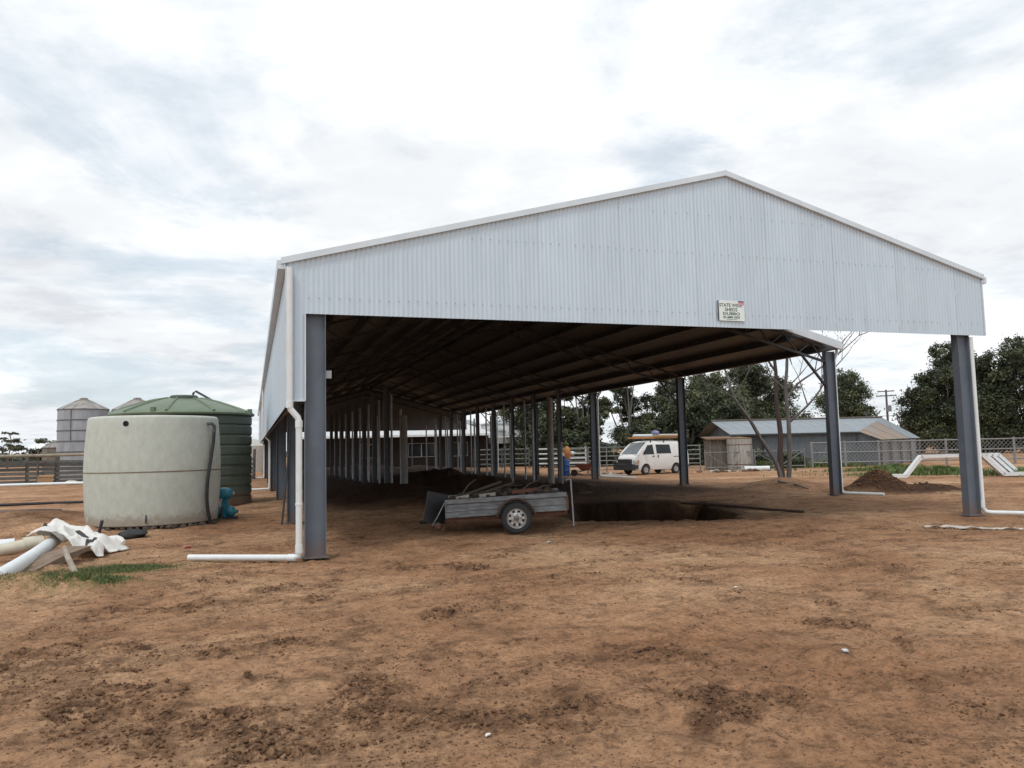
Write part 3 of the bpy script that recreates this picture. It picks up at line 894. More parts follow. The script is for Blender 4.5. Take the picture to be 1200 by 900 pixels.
# ------------------------------------------------------------------ trailer
def build_trailer():
    t = thing('box_trailer', 'galvanised box trailer loaded with rubble under the front of the shed', 'trailer', (4.55, 13.87, 0), 0)
    t.rotation_euler = (0, R(-2.3), R(-15.5))
    L, W, zb, zt = 2.28, 1.45, .355, .70
    TG = mat('trailer_galv', (.25, .27, .29), (.12, .125, .13), rough=.55, metal=.25, scale=5, detail=9, stretch=(1, 1, 4), rnd=.06)
    # pressed side panels: profile with a step, built from its section
    prof = [(0, zb), (-.012, zb + .005), (-.012, zb + .055), (0, zb + .07), (0, zb + .105), (-.012, zb + .12), (-.012, zb + .185), (.012, zb + .20), (.012, zb + .245), (-.03, zb + .265), (-.03, zt - .012), (-.02, zt), (.02, zt), (.02, zb)]
    for y0, s in ((0, 1), (W, -1)):
        mb = MB(); n = len(prof)
        vs = [(-L / 2, y0 + s * a, b) for a, b in prof] + [(L / 2, y0 + s * a, b) for a, b in prof]
        fs = [tuple(range(n)), tuple(range(2 * n - 1, n - 1, -1))] + [(i, i + n, (i + 1) % n + n, (i + 1) % n) for i in range(n)]
        mb.add(vs, fs); mb.build('side_panel', TG, t)
    MB().box((L / 2 - .015, W / 2, (zb + zt) / 2 - .01), (.03, W - .08, zt - zb - .04)).build('front_panel', TG, t)
    MB().box((0, W / 2, zb + .012), (L - .05, W - .06, .024)).build('floor', mat('trailer_floor', (.07, .06, .05), rough=.9), t)
    fr = MB()
    for y in (.12, W - .12): fr.box((0, y, zb - .045), (L, .05, .075))
    for x in (-L / 2 + .03, -.4, .4, L / 2 - .03): fr.box((x, W / 2, zb - .03), (.05, W - .1, .05))
    fr.build('chassis', RUST, t)
    fr = MB(); fr.bar((-L / 2 + .2, .2, zb - .06), (-L / 2 - .42, W / 2, zb - .10), .05, .08); fr.bar((-L / 2 + .2, W - .2, zb - .06), (-L / 2 - .42, W / 2, zb - .10), .05, .08)
    fr.tube([(-L / 2 - .40, W / 2, zb - .10), (-L / 2 - .55, W / 2, zb - .10)], .035, 8); fr.build('drawbar', MATS['black_rubber'], t)
    jk = MB(); jk.tube([(L / 2 + .10, .02, zt + .24), (L / 2 + .10, .02, .06)], .014, 8); jk.tube([(L / 2 + .10, .02, zt + .24), (L / 2 + .0, .02, zt + .22)], .01, 6)
    jk.build('prop_rod', GALV, t)
    # corner stakes
    MB().box((L / 2 + .006, -.01, zb + .16), (.03, .05, .30)).build('corner_post', RUST, t)
    MB().box((-L / 2 - .006, -.01, zb + .17), (.02, .05, .34)).build('corner_post', TG, t)
    # tailgate hanging open at the left end
    tg = MB(); tg.box((-L / 2 - .20, .20, zb + .20), (.46, .03, .56), (0, R(14), R(38))); tg.build('tailgate', mat('tailgate_dark', (.020, .022, .026), (.012, .013, .016), rough=.55, scale=4), t, label='dark tailgate hanging open')
    MB().tube([(-L / 2 - .02, .0, zt - .05), (-L / 2 - .14, -.0, zt - .26), (-L / 2 - .27, .06, zb - .12)], .010, 6).build('tailgate_chain', GALV, t)
    st = MB(); st.bar((-L / 2 + .0, .35, zb - .02), (-L / 2 - .12, .35, .03), .05, .05); st.box((-L / 2 - .12, .35, .03), (.14, .14, .03)); st.build('rear_stand', RUST, t)
    sp = MB(); sp.lathe([(.02, -.01), (.06, 0), (.06, .02), (.02, .03)], 10, (-L / 2 - .17, -.02, zb - .12), axis='y'); sp.build('lamp_bracket', RUST, t)
    # wheel
    for y, s in ((-.13, -1), (W + .13, 1)):
        w = thing('wheel', None, None); w.parent = t; w.location = (.16, y, .292)
        T = .085
        tyre = MB().lathe([(.185, -T), (.225, -T * 1.05), (.262, -T), (.287, -T * .72), (.293, -T * .3), (.293, T * .3), (.287, T * .72), (.262, T), (.225, T * 1.05), (.185, T)], 40, axis='y', cap=False)
        for k in range(40):
            a = 2 * PI * k / 40; tyre.box((.291 * math.cos(a), (.03 if k % 2 else -.03), .291 * math.sin(a)), (.012, .05, .02), (0, -a, 0))
        tyre.build('tyre', BLACK, w, True, angle=35)
        RM = mat('rim_silver', (.58, .58, .57), (.42, .42, .41), rough=.35, metal=.5, scale=12)
        o_ = s * .062
        rim = MB().lathe([(.188, -T * .95), (.180, -T * .9), (.165, -.03), (.165, .03), (.180, T * .9), (.188, T * .95)], 36, axis='y', cap=False)
        # spoked disc: outer ring, hub and eight spokes leaving holes
        rim.lathe([(.165, s * .055), (.150, s * .062), (.148, s * .045), (.165, s * .04)], 36, axis='y', cap=False)
        rim.lathe([(0, s * .03), (.098, s * .035), (.105, s * .050), (.060, s * .066), (.052, s * .066)], 36, axis='y', cap=False)
        for k in range(8):
            a = 2 * PI * k / 8; rim.box((.127 * math.cos(a), s * .047, .127 * math.sin(a)), (.060, .022, .052), (0, -a, 0))
        rim.build('rim', RM, w, True, angle=35)
        MB().lathe([(.052, s * .055), (.048, s * .085), (.030, s * .095), (0, s * .097)], 20, axis='y').build('hub_cap', mat('hub_dull', (.24, .20, .16), (.15, .12, .10), rough=.5, metal=.3, scale=9), w, True)
        nb = MB()
        for k in range(5):
            a = 2 * PI * k / 5; nb.lathe([(.011, s * .05), (.011, s * .075), (0, s * .078)], 6, (.078 * math.cos(a), 0, .078 * math.sin(a)), axis='y')
        nb.build('wheel_nuts', RUST, w)
        MB().lathe([(0, -s * .02), (.16, -s * .02), (.16, s * .0), (0, s * .0)], 24, axis='y').build('brake_drum', BLACK, w)
    # mudguard arch over the near wheel
    for y0, y1 in ((-.235, -.015), (W + .015, W + .235)):
        mg = MB(); n = 14; vs = []
        for k in range(n + 1):
            a = R(8) + (PI - R(16)) * k / n
            for rr_ in (.365, .352): vs += [(.16 + rr_ * math.cos(a), y0, .29 + rr_ * math.sin(a)), (.16 + rr_ * math.cos(a), y1, .29 + rr_ * math.sin(a))]
        fs = []
        for k in range(n):
            b = 4 * k; fs += [(b, b + 4, b + 5, b + 1), (b + 2, b + 3, b + 7, b + 6), (b, b + 2, b + 6, b + 4), (b + 1, b + 5, b + 7, b + 3)]
        fs += [(0, 1, 3, 2), (4 * n, 4 * n + 2, 4 * n + 3, 4 * n + 1)]
        mg.add(vs, fs); mg.build('mudguard', RUST, t)
    return t


TR = build_trailer()
TRM = Matrix.Translation(Vector((4.55, 13.87, 0))) @ Euler((0, R(-2.3), R(-15.5))).to_matrix().to_4x4()


def on_trailer(x, y, z): return tuple(TRM @ Vector((x, y, z)))


mb = MB()
for k in range(240):
    x = random.uniform(-1.05, 1.05); y = random.uniform(.12, 1.33)
    hgt = .66 + .10 * math.exp(-((x + .1) / .6) ** 2) * math.sin(PI * y / 1.45) + random.uniform(-.05, .02)
    r = random.uniform(.03, .085); mb.blob((x, y, hgt), (r, r * random.uniform(.6, 1), r * random.uniform(.5, .9)), 1, .25)
for k in range(40):
    x = random.uniform(-1.0, 1.0); mb.box((x, random.uniform(.2, 1.25), .54), (.3, .3, .2), (random.random(), random.random(), random.random()))
rub = mb.build('rubble', mat('rubble', (.11, .08, .06), (.04, .03, .022), rough=.95, scale=5, detail=7), None)
rub.matrix_world = TRM
tag(rub, 'earth and broken rubble heaped in the box trailer', 'rubble', kind='stuff')
PLK = mat('old_plank', (.085, .068, .052), (.045, .034, .026), rough=.9, scale=5, stretch=(1, 8, 8), rnd=.3, bump=.003)
for i, (a, b, w, m, lab) in enumerate((((-.95, .5, .70), (-.05, .95, .93), .06, PLK, 'grey plank slanting up out of the trailer load, left end'),
                                       ((-.62, .35, .72), (.20, .9, .90), .05, PLK, 'short plank slanting up beside the longer plank in the trailer load'),
                                       ((.12, .22, .75), (.62, .26, .775), .10, mat('red_timber', (.15, .06, .042), (.10, .042, .03), rough=.8, scale=6), 'red brown timber lying flat on the trailer load'),
                                       ((-.5, .2, .72), (-.2, .3, .735), .07, mat('pale_block', (.42, .38, .33), (.30, .27, .23), rough=.9, scale=8), 'pale broken block on the trailer load near the wheel'),
                                       ((-.95, .22, .70), (-.7, .25, .73), .08, MATS['pale_block'], 'pale broken block at the left end of the trailer load'))):
    o = MB().bar(on_trailer(*a), on_trailer(*b), w, .04 if i < 2 else .06).build('plank' if i < 3 else 'rubble_block', m)
    tag(o, lab, 'plank' if i < 3 else 'block')

for i, (a, b, lab) in enumerate((((-.85, .8, .72), (-.55, 1.2, 1.0), 'thin stick poking up at the left end of the trailer load'), ((.3, .6, .72), (.75, 1.1, .92), 'thin stick leaning over the right half of the trailer load'),
                                 ((.55, .3, .73), (.95, .9, .80), 'thin stick lying across the right end of the trailer load'), ((-.35, .9, .75), (.35, .5, .86), 'crooked stick lying across the middle of the trailer load'))):
    A, B = Vector(on_trailer(*a)), Vector(on_trailer(*b)); o = MB().tube([A, A.lerp(B, .5) + Vector((0, .03, .04)), B], [.022, .018, .010], 6).build('stick', PLK); tag(o, lab, 'stick')

# ------------------------------------------------------------------ tanks and pump
TC = (-2.18, 19.85)
CREAM = mat('cream_poly', (.545, .575, .515), (.43, .458, .405), rough=.7, scale=7, detail=12, lo=.28, hi=.74, bump=.004, bscale=40, stretch=(1, 1, .6))
splash(CREAM, .45, amt=.55)
TCz = gz(*TC)
tk = thing('water_tank', 'short pale cream round water tank beside the shed', 'water tank', (TC[0], TC[1], TCz + .02))
prof = [(1.375, .05), (1.395, .07)] + [(1.395 + .062 * math.sin(PI * min(1, t * 1.0)) , .08 + 2.32 * t) for t in [k / 16 for k in range(17)]] + [(1.385, 2.43), (1.35, 2.46), (.6, 2.50), (0, 2.51)]
MB().lathe(prof, 72, cap=True).build('tank_body', CREAM, tk, True, angle=50)
MB().lathe([(1.440, 1.205), (1.463, 1.210), (1.463, 1.232), (1.440, 1.237)], 72, cap=False).build('seam_band', mat('seam_brown', (.17, .12, .075), (.25, .20, .14), rough=.9, scale=4), tk)
nb = MB()
for k in range(56):
    a = 2 * PI * k / 56; r = 1.38 + random.uniform(-.05, .06); s = random.uniform(.05, .11)
    nb.blob((r * math.cos(a), r * math.sin(a), .0), (s, s, .06), 1, .25)
nb.build('tank_base', mat('base_rubble', (.10, .075, .055), (.05, .038, .03), rough=.95, scale=6), tk)
va = math.atan2(-TC[1], -TC[0])           # direction of the viewer from the tank


def on_tank(da, z, r): a = va + R(da); return (r * math.cos(a), r * math.sin(a), z)


# overflow hole
p = on_tank(-24, 2.28, 1.405); ho = MB(); ho.lathe([(.062, 0), (.062, .012), (.045, .012), (.045, -.0)], 16, axis='x', cap=False)
ho.lathe([(.045, .006), (0, .006)], 16, axis='x'); hb = ho.build('overflow_hole', BLACK, tk, True, p, (0, 0, va + R(-24)))
# outlet and black hose
p0 = on_tank(52, 2.28, 1.38); p1 = on_tank(52, 2.29, 1.50); p2 = on_tank(55, 2.22, 1.53); p3 = on_tank(55, 2.08, 1.52)
MB().tube([p0, p1, p2, p3], [.035, .04, .042, .045], 10).build('outlet_fitting', mat('grey_fitting', (.10, .105, .11), rough=.5), tk, True)
hs = MB(); pts = [p3, on_tank(53, 1.8, 1.53), on_tank(49, 1.4, 1.54), on_tank(46, 1.0, 1.54), on_tank(46, .6, 1.52), on_tank(48.5, .3, 1.50), on_tank(52, .04, 1.5)]
sm = []
for i in range(len(pts) - 1):
    for k in range(4):
        t = k / 4; a, b = Vector(pts[i]), Vector(pts[i + 1])
        pa = Vector(pts[max(i - 1, 0)]); pb = Vector(pts[min(i + 2, len(pts) - 1)])
        sm.append(.5 * ((2 * a) + (b - pa) * t + (2 * pa - 5 * a + 4 * b - pb) * t * t + (3 * a - pa - 3 * b + pb) * t ** 3))
sm.append(Vector(pts[-1]))
hs.tube(sm, .038, 10).build('hose', BLACK, tk, True)
rs_ = MB(); vs = []
for k in range(9):
    z = 1.86 - k * .075; w = .6 + 1.9 * (k / 8) * (1 if k < 8 else .5) - .2 * random.random(); r = 1.395 + .062 * math.sin(PI * (z - .08) / 2.32) + .0025
    vs += [on_tank(53.4 - w * .5, z, r), on_tank(53.4 + w * .8, z, r)]
rs_.add(vs, [(2 * k, 2 * k + 1, 2 * k + 3, 2 * k + 2) for k in range(8)]).build('rust_stain', mat('rust_stain', (.36, .16, .05), (.44, .27, .12), rough=.8, scale=9), tk)
MB().tube([on_tank(-6, .30, 1.40), on_tank(-6, .12, 1.44)], .018, 8).build('drain_tap', DSTEEL, tk)

GC = (-2.14, 27.0)
GREEN = mat('green_poly', (.092, .116, .090), (.068, .088, .067), rough=.5, scale=2.0, detail=8, bump=.001)
splash(GREEN, .6, amt=.6)
gt = thing('water_tank', 'tall dark green ribbed water tank behind the cream tank', 'water tank', (GC[0], GC[1], gz(*GC)))
prof = [(2.08, 0)]
nb = 9; hh = 2.86 / nb
for k in range(nb):
    z = k * hh; prof += [(2.085, z + .01), (2.115, z + .05), (2.115, z + hh - .05), (2.085, z + hh - .01)]
prof += [(2.085, 2.86)]
MB().lathe(prof, 80, cap=True).build('tank_body', GREEN, gt, True, angle=25)
MB().lathe([(2.10, 2.85), (2.19, 2.87), (2.20, 2.92), (2.14, 2.97), (1.75, 3.12), (1.25, 3.29), (.85, 3.40), (.62, 3.44), (.60, 3.47), (0, 3.49)], 80).build('tank_roof', mat('green_poly_roof', (.155, .200, .132), (.12, .160, .105), rough=.5, scale=2), gt, True, angle=50)
for k in range(10):
    a = 2 * PI * k / 10 + .18
    rb = MB(); pts = [(r * math.cos(a), r * math.sin(a), z) for r, z in ((2.15, 2.965), (1.75, 3.13), (1.25, 3.30), (.85, 3.41), (.6, 3.455))]
    rb.tube(pts, [.05, .045, .04, .035, .03], 6).build('roof_rib', MATS['green_poly_roof'], gt, True)
for k in (1.3, 2.9, 4.4, -0.28):
    MB().box((2.13 * math.cos(k), 2.13 * math.sin(k), 3.0), (.12, .12, .14), (0, 0, k)).build('lifting_lug', MATS['green_poly_roof'], gt)
MB().lathe([(.42, 3.40), (.42, 3.50), (.38, 3.53), (0, 3.55)], 32, (.05, -.35, .0)).build('manhole_lid', GREEN, gt, True)
ib = MB(); ib.tube([(.28, .3, 3.42), (.28, .3, 3.66), (.36, .28, 3.72), (1.05, .15, 3.30)], .035, 8); ib.build('inlet_pipe', DSTEEL, gt, True)

BLUE = mat('pump_blue', (.030, .22, .31), (.022, .16, .23), rough=.4, scale=5, detail=6)
px_, py_ = -.66, 20.35
pu = thing('pressure_pump', 'blue water pressure pump on the ground beside the cream tank', 'pump', (px_, py_, gz(px_, py_)), -HEAD)
pr = [(0, -.225)] + [(.15 * math.sqrt(max(0, 1 - (abs(t) ** 2.6))), .225 * t) for t in (-.95, -.85, -.65, -.35, 0, .35, .65, .85, .95)] + [(0, .225)]
MB().lathe(pr, 28, (0, 0, .62), axis='x').build('pressure_vessel', BLUE, pu, True)
MB().lathe([(.02, .222), (.05, .225), (.05, .245), (.02, .25)], 14, (0, 0, .62), axis='x').build('vessel_cap', GALV, pu, True)
MB().lathe([(0, -.36), (.10, -.355), (.115, -.32), (.115, -.08), (.10, -.06), (0, -.06)], 20, (0, 0, .18), axis='x').build('motor', BLUE, pu, True)
mb = MB()
for k in range(10):
    a = 2 * PI * k / 10; mb.box((-.2, .118 * math.cos(a), .18 + .118 * math.sin(a)), (.22, .012, .012), (a, 0, 0))
mb.build('cooling_fins', BLUE, pu)
MB().lathe([(0, .05), (.09, .055), (.13, .10), (.14, .18), (.10, .25), (.05, .28), (.045, .34), (0, .34)], 20, (0, 0, .18), axis='x').build('pump_body', BLUE, pu, True)
MB().box((.03, 0, .20), (.14, .16, .30)).bar((.03, 0, .3), (.03, 0, .52), .10, .12).build('bracket', BLUE, pu)
MB().tube([(-.07, -.08, .30), (-.07, -.10, .44), (-.02, -.08, .5)], .022, 8).box((-.12, -.11, .40), (.09, .05, .07)).build('pressure_switch', mat('pale_plastic', (.55, .55, .52), rough=.5), pu)
MB().box((.0, 0, .03), (.62, .22, .06)).build('base', DSTEEL, pu)
MB().tube([(.02, -.10, .3), (.0, -.13, .12), (.02, -.14, -.02)], .03, 8).build('suction_pipe', DSTEEL, pu, True)


# ------------------------------------------------------------------ silos and far left
def silo(name, label, x, y, r, zt, za, group=None, m=None, bands=5):
    t = thing(name, label, 'silo', (x, y, gz(x, y)), 0, group)
    m = m or mat('silo_zinc', (.40, .41, .435), (.29, .30, .325), rough=.5, metal=.25, scale=1.3, detail=8, stretch=(2, 2, .5))
    prof = []
    nz_ = int((zt) / .10)
    for k in range(nz_ + 1):
        prof.append((r + .012 * (1 if k % 2 else -1), zt * k / nz_))
    MB().lathe(prof, 40).build('silo_wall', m, t, True, angle=60)
    for k in range(bands):
        z = zt - .02 - k * .785
        if z > .2: MB().lathe([(r + .01, z - .04), (r + .05, z - .03), (r + .05, z + .03), (r + .01, z + .04)], 40, cap=False).build('band', mat('silo_band', (.16, .16, .17), (.11, .105, .10), rough=.6), t)
    MB().lathe([(r + .06, zt), (r * .55, zt + (za - zt) * .55), (.28, za - .1), (.28, za + .02), (0, za + .08)], 40).build('silo_roof', mat('silo_roof', (.34, .325, .31), (.22, .195, .175), rough=.6, scale=2), t, True, angle=30)
    for k in range(14):
        a = 2 * PI * k / 14; MB().bar(((r + .05) * math.cos(a), (r + .05) * math.sin(a), zt + .02), (.3 * math.cos(a), .3 * math.sin(a), za - .08), .05, .05).build('roof_seam', MATS['silo_roof'], t)
    MB().bar((-.30 * r, -r * .965, zt), (-.30 * r, -r * .965, zt - 2.4), .06, .04).build('filling_pipe', MATS['silo_band'], t)
    return t


silo('grain_silo', 'tall grey corrugated grain silo with a cone roof, left of the tanks', -12.14, 65.5, 1.71, 5.2, 6.05, 'grey silos')
silo('grain_silo', 'grain silo with only its cone roof showing above the green tank', -8.57, 66.4, 1.75, 5.2, 6.12, 'grey silos')
silo('feed_silo', 'small squat brownish silo behind the yard rails', -19.1, 89.0, 1.0, 2.7, 3.3, None, mat('brown_silo', (.20, .18, .155), (.13, .11, .09), rough=.7, scale=2), 2)
o = MB().lathe([(.0, 0), (1.6, 0), (1.6, 2.3), (.2, 2.9), (0, 2.9)], 24).build('round_tank', mat('beige_tank', (.46, .44, .40), rough=.7), None, True, (.1, 74, 0))
tag(o, 'small beige round tank far beyond the gap between green tank and shed', 'tank')


def yard(name, label, x0, y0, x1, y1, zs, step, ph, m, posts_h=1.85, post_w=.14, rail=(.05, .16), group=None, cat='fence', round_=False):
    """post-and-rail fence: every post and every rail length is a part"""
    d = Vector((x1 - x0, y1 - y0, 0)); Ln = d.length; ang = math.atan2(d.y, d.x)
    t = thing(name, label, cat, (x0, y0, 0), ang, group)
    c, s = math.cos(ang), math.sin(ang)
    n = max(1, int(round(Ln / step))); ps = [Ln * k / n for k in range(n + 1)]
    for q in ps:
        g = gz(x0 + c * q, y0 + s * q)
        if round_: MB().tube([(0, 0, -.2), (0, 0, posts_h + random.uniform(-.04, .1))], post_w / 2, 8).build('post', m, t, True, (q, 0, g))
        else: MB().box((0, 0, posts_h / 2 - .1), (post_w, post_w, posts_h + .2 + random.uniform(-.1, .12)), (0, R(random.uniform(-1.5, 1.5)), 0)).build('post', m, t, loc=(q, 0, g))
    for a, b in zip(ps[:-1], ps[1:]):
        ga = gz(x0 + c * a, y0 + s * a); gb = gz(x0 + c * b, y0 + s * b)
        for z in zs:
            j = random.uniform(-.03, .03) if not round_ else 0
            mb = MB()
            if round_: mb.tube([(a, -post_w / 2, ga + z), (b, -post_w / 2, gb + z)], rail[1] / 2, 8)
            else: mb.bar((a - .05, -post_w / 2 - rail[0] / 2, ga + z + j), (b + .05, -post_w / 2 - rail[0] / 2, gb + z - j), rail[0], rail[1] * random.uniform(.85, 1.1))
            mb.build('rail', m, t, round_)
    return t


yard('timber_yard', 'old grey timber stockyard rails in front of the silos', -26, 56.5, .1, 51.2, (.18, .44, .70, .96, 1.24), 1.7, 0, GWOOD, rail=(.05, .19))
yard('timber_yard', 'second line of grey timber stockyard rails behind the first', -26, 62.5, -1, 57.5, (.3, .57, .85, 1.12, 1.36), 2.0, .5, GWOOD, rail=(.05, .17))
o = MB()
tr_ = thing('pipe_rail', 'long beige pipe along the top of the timber yard', 'rail', (-26, 55.9, 1.78), math.atan2(-5.2, 26))
MB().tube([(0, 0, -.05), (8, 0, .02), (15, 0, 0), (26, 0, .05)], .09, 8).build('pipe', mat('beige_pipe', (.33, .29, .22), (.22, .19, .14), rough=.8, scale=4), tr_, True)
for q in (2, 6, 10, 14, 18, 22): MB().bar((q, .12, -1.7), (q, .12, .35 if q in (10, 14) else .0), .09, .09).build('support_post', GWOOD, tr_)
o = MB().tube([(0, 0, 0), (14.6, -2.3, .03)], .085, 10).build('white_pipe', PVC, None, True, (-23.0, 53.0, .10)); tag(o, 'long white pipe lying on the ground along the timber yard', 'pipe')
for k, (x, y, L_, lab, m, r_) in enumerate(((-12.5, 31.6, 8.5, 'long black poly pipe lying on the red soil left of the cream tank', BLACK, .05), (-11.0, 27.0, 5.6, 'black pipe lying on the red soil in front of the longer one', BLACK, .05), (-11.2, 26.7, 5.2, 'grey rail lying on the red soil beside the black pipe', GWOOD, .06))):
    pts = [(x + L_ * i / 8, y - .12 * L_ * i / 8 + .06 * math.sin(i * 1.3 + k), gz(x + L_ * i / 8, y - .12 * L_ * i / 8) + r_ * .8) for i in range(9)]
    o = MB().tube(pts, r_, 8).build('pipe', m, None, True); tag(o, lab, 'pipe')
# scrap beside the yard
o = MB().box((0, 0, .25), (.75, .5, .5), (0, 0, .3)).box((0, 0, .53), (.8, .55, .05), (0, .05, .3)).build('crate', mat('cardboard', (.42, .27, .15), (.36, .22, .12), rough=.9), None, False, (-11.6, 52.2, gz(-11.6, 52.2))); tag(o, 'brown box dumped by the timber yard', 'box')
for x, y, lab, m, rad in ((-10.2, 52.0, 'pale sack dumped by the timber yard next to the brown box', 'sack_pale', (.38, .25, .16)), (-7.3, 51.6, 'white rolled sheeting dumped by the timber yard near the cream tank', 'sack_white', (.55, .3, .3)), (-9.0, 51.9, 'green sheeting lying flat by the timber yard', 'sack_green', (.7, .35, .1))):
    cc = {'sack_pale': (.62, .58, .52), 'sack_white': (.72, .74, .76), 'sack_green': (.20, .36, .27)}[m]
    o = MB().blob((0, 0, rad[2] * .7), rad, 2, .10).build('sack', mat(m, cc, rough=.6), None, True, (x, y, gz(x, y))); tag(o, lab, 'sack')

# ------------------------------------------------------------------ dumped pipes and sheet, left foreground
pipes = [((-3.03, 11.35, .12), (-3.12, 15.3, .28), .10, 'long white plastic pipe lying under the crumpled white sheet', PVC),
         ((-4.7, 13.65, .10), (-3.22, 14.35, .27), .095, 'cream plastic pipe lying left of the long white one', mat('cream_pvc', (.62, .58, .46), (.50, .46, .36), rough=.5, scale=4)),
         ((-5.0, 14.85, .12), (-3.80, 15.1, .15), .11, 'short white plastic pipe at the left edge, behind the cream one', PVC)]
for a, b, r_, lab, m in pipes:
    ax = (Vector(b) - Vector(a)).normalized()
    t = thing('plastic_pipe', lab, 'pipe', a, 0, 'dumped plastic pipes')
    mb = MB(); d = Vector(b) - Vector(a)
    n = 10; mb.tube([d * (k / n) + Vector((0, 0, -.03 * math.sin(PI * k / n))) for k in range(n + 1)], r_, 16); mb.build('pipe', m, t, True)
    MB().tube([d * 1.0 - ax * .25 + Vector((0, 0, .0)), d * 1.0 + ax * .02], r_ + .014, 16).build('pipe_socket', m, t, True)


def build_sheet():
    nx, ny = 64, 44
    vs = []; fs = []
    for j in range(ny + 1):
        for i in range(nx + 1):
            u, v = i / nx, j / ny
            x = -.62 + 1.28 * u + .07 * math.sin(v * 5 + u * 3); y = -.50 + .95 * v + .16 * math.sin(u * 4.2 + 1) - .35 * u * 0
            z = .11 + .27 * (1 - float(sstep(.25, .75, u))) + .05 * math.exp(-((u - .72) / .12) ** 2) * (0.5 + v)
            z += .025 * math.sin(u * 9 + v * 3.0) * (0.45 + .5 * u) + .05 * math.sin(u * 17 - v * 7) + .035 * math.sin(v * 13 + u * 5)
            z += .07 * float(fbm(np.array([u * 7]), np.array([v * 6]), 4, 60, .6)[0])
            z += .05 * (abs(math.sin(u * 7.3 + v * 4.1)) - .5) + .035 * (abs(math.sin(u * 3.1 - v * 8.7)) - .5)
            if v < .2: z -= (.2 - v) * .18 * (1 + math.sin(u * 14))
            if u > .88: z -= (u - .88) * .6
            if v > .86: z += .10 * math.sin((v - .86) / .14 * PI) - (v - .86) * .8
            vs.append((x, y, max(z, .012)))
    for j in range(ny):
        for i in range(nx):
            a = j * (nx + 1) + i; fs.append((a, a + 1, a + nx + 2, a + nx + 1))
    t = thing('plastic_sheet', 'crumpled white plastic sheet with black stripes dumped over the pipes', 'plastic sheet', (-2.74, 14.5, gz(-2.74, 14.5) + .02), R(-12))
    SW = mat('sheet_white', (.74, .73, .70), (.64, .62, .58), rough=.45, scale=4, detail=7)
    SB = mat('sheet_black', (.03, .03, .03), rough=.5)
    me = bpy.data.meshes.new('sheet'); me.from_pydata(vs, [], fs); me.materials.append(SW); me.materials.append(SB)
    mi = []
    for j in range(ny):
        for i in range(nx): mi.append(1 if (i in (46, 47, 48) and j < 30) or (j in (33, 34, 35) and 16 < i < 38) or (i < 3 and 12 < j < 32) else 0)
    me.polygons.foreach_set('material_index', mi)
    me.polygons.foreach_set('use_smooth', [True] * len(fs)); me.update()
    o = link('sheet', me, t); md = o.modifiers.new('thick', 'SOLIDIFY'); md.thickness = .012
    # rolled edge
    pts = [(-.02 + .68 * k / 10, .42 - .02 * k + .03 * math.sin(k), .20 + .03 * math.sin(k * .9) - .10 * (k / 10) ** 3) for k in range(11)]
    MB().tube(pts, [.04, .06, .068, .064, .06, .06, .064, .064, .06, .055, .04], 12).build('rolled_edge', SW, t, True)


build_sheet()
o = MB().prism([(-.78, 0), (-.1, -.03), (.75, .0), (.80, .05), (.1, .08), (-.70, .045)], -.20, .20).build('timber_slab', mat('brown_slab', (.26, .19, .135), (.15, .105, .075), rough=.9, scale=4, detail=8, stretch=(.8, 5, 5), bump=.004), None, False, (-2.82, 13.0, gz(-2.82, 13.0) + .04), (0, R(-6), R(72))); tag(o, 'flat brown timber slab below the crumpled white sheet', 'slab')
o = MB().tube([(-2.50, 12.45, .34), (-2.42, 12.2, .25), (-2.24, 11.8, .05)], [.035, .036, .045], 8).build('stick', mat('pale_stick', (.38, .33, .27), (.26, .21, .16), rough=.8, scale=9), None, True); tag(o, 'pale stick leaning from the sheet onto the green weeds', 'stick')
o = MB().tube([(-2.80, 16.6, .02), (-2.70, 16.5, .40)], .03, 8).build('stake', DSTEEL, None, True); tag(o, 'short dark stake standing between the sheet and the cream tank', 'stake')
o = MB().blob((0, 0, .08), (.26, .2, .10), 2, .2).build('black_bag', BLACK, None, True, (-2.25, 17.0, gz(-2.25, 17))); tag(o, 'black plastic bag lying at the foot of the cream tank', 'bag')

# litter in the yard
for x, y, r_, c_, lab in ((-1.06, 14.62, .07, (.62, .16, .14), 'crushed red and white can lying in front of the cream tank'), (5.04, 7.39, .026, (.85, .85, .85), 'tiny white scrap lying alone in the middle of the yard'),
                          (4.25, 4.86, .05, (.62, .64, .62), 'grey white scrap lying in the right of the yard'), (4.63, 12.0, .06, (.50, .47, .44), 'pale scrap of paper lying in front of the trailer wheel'), (1.25, 4.26, .03, (.75, .72, .68), 'small pale chip lying near the bottom of the yard')):
    o = MB().blob((0, 0, r_ * .3), (r_, r_ * .6, r_ * .35), 1, .3, (0, .1, random.random())).build('litter', mat('litter_%d' % int(x * 10 + 50), c_, tuple(k * .7 for k in c_), rough=.5, scale=20), None, False, (x, y, gz(x, y) + .004)); tag(o, lab, 'litter')


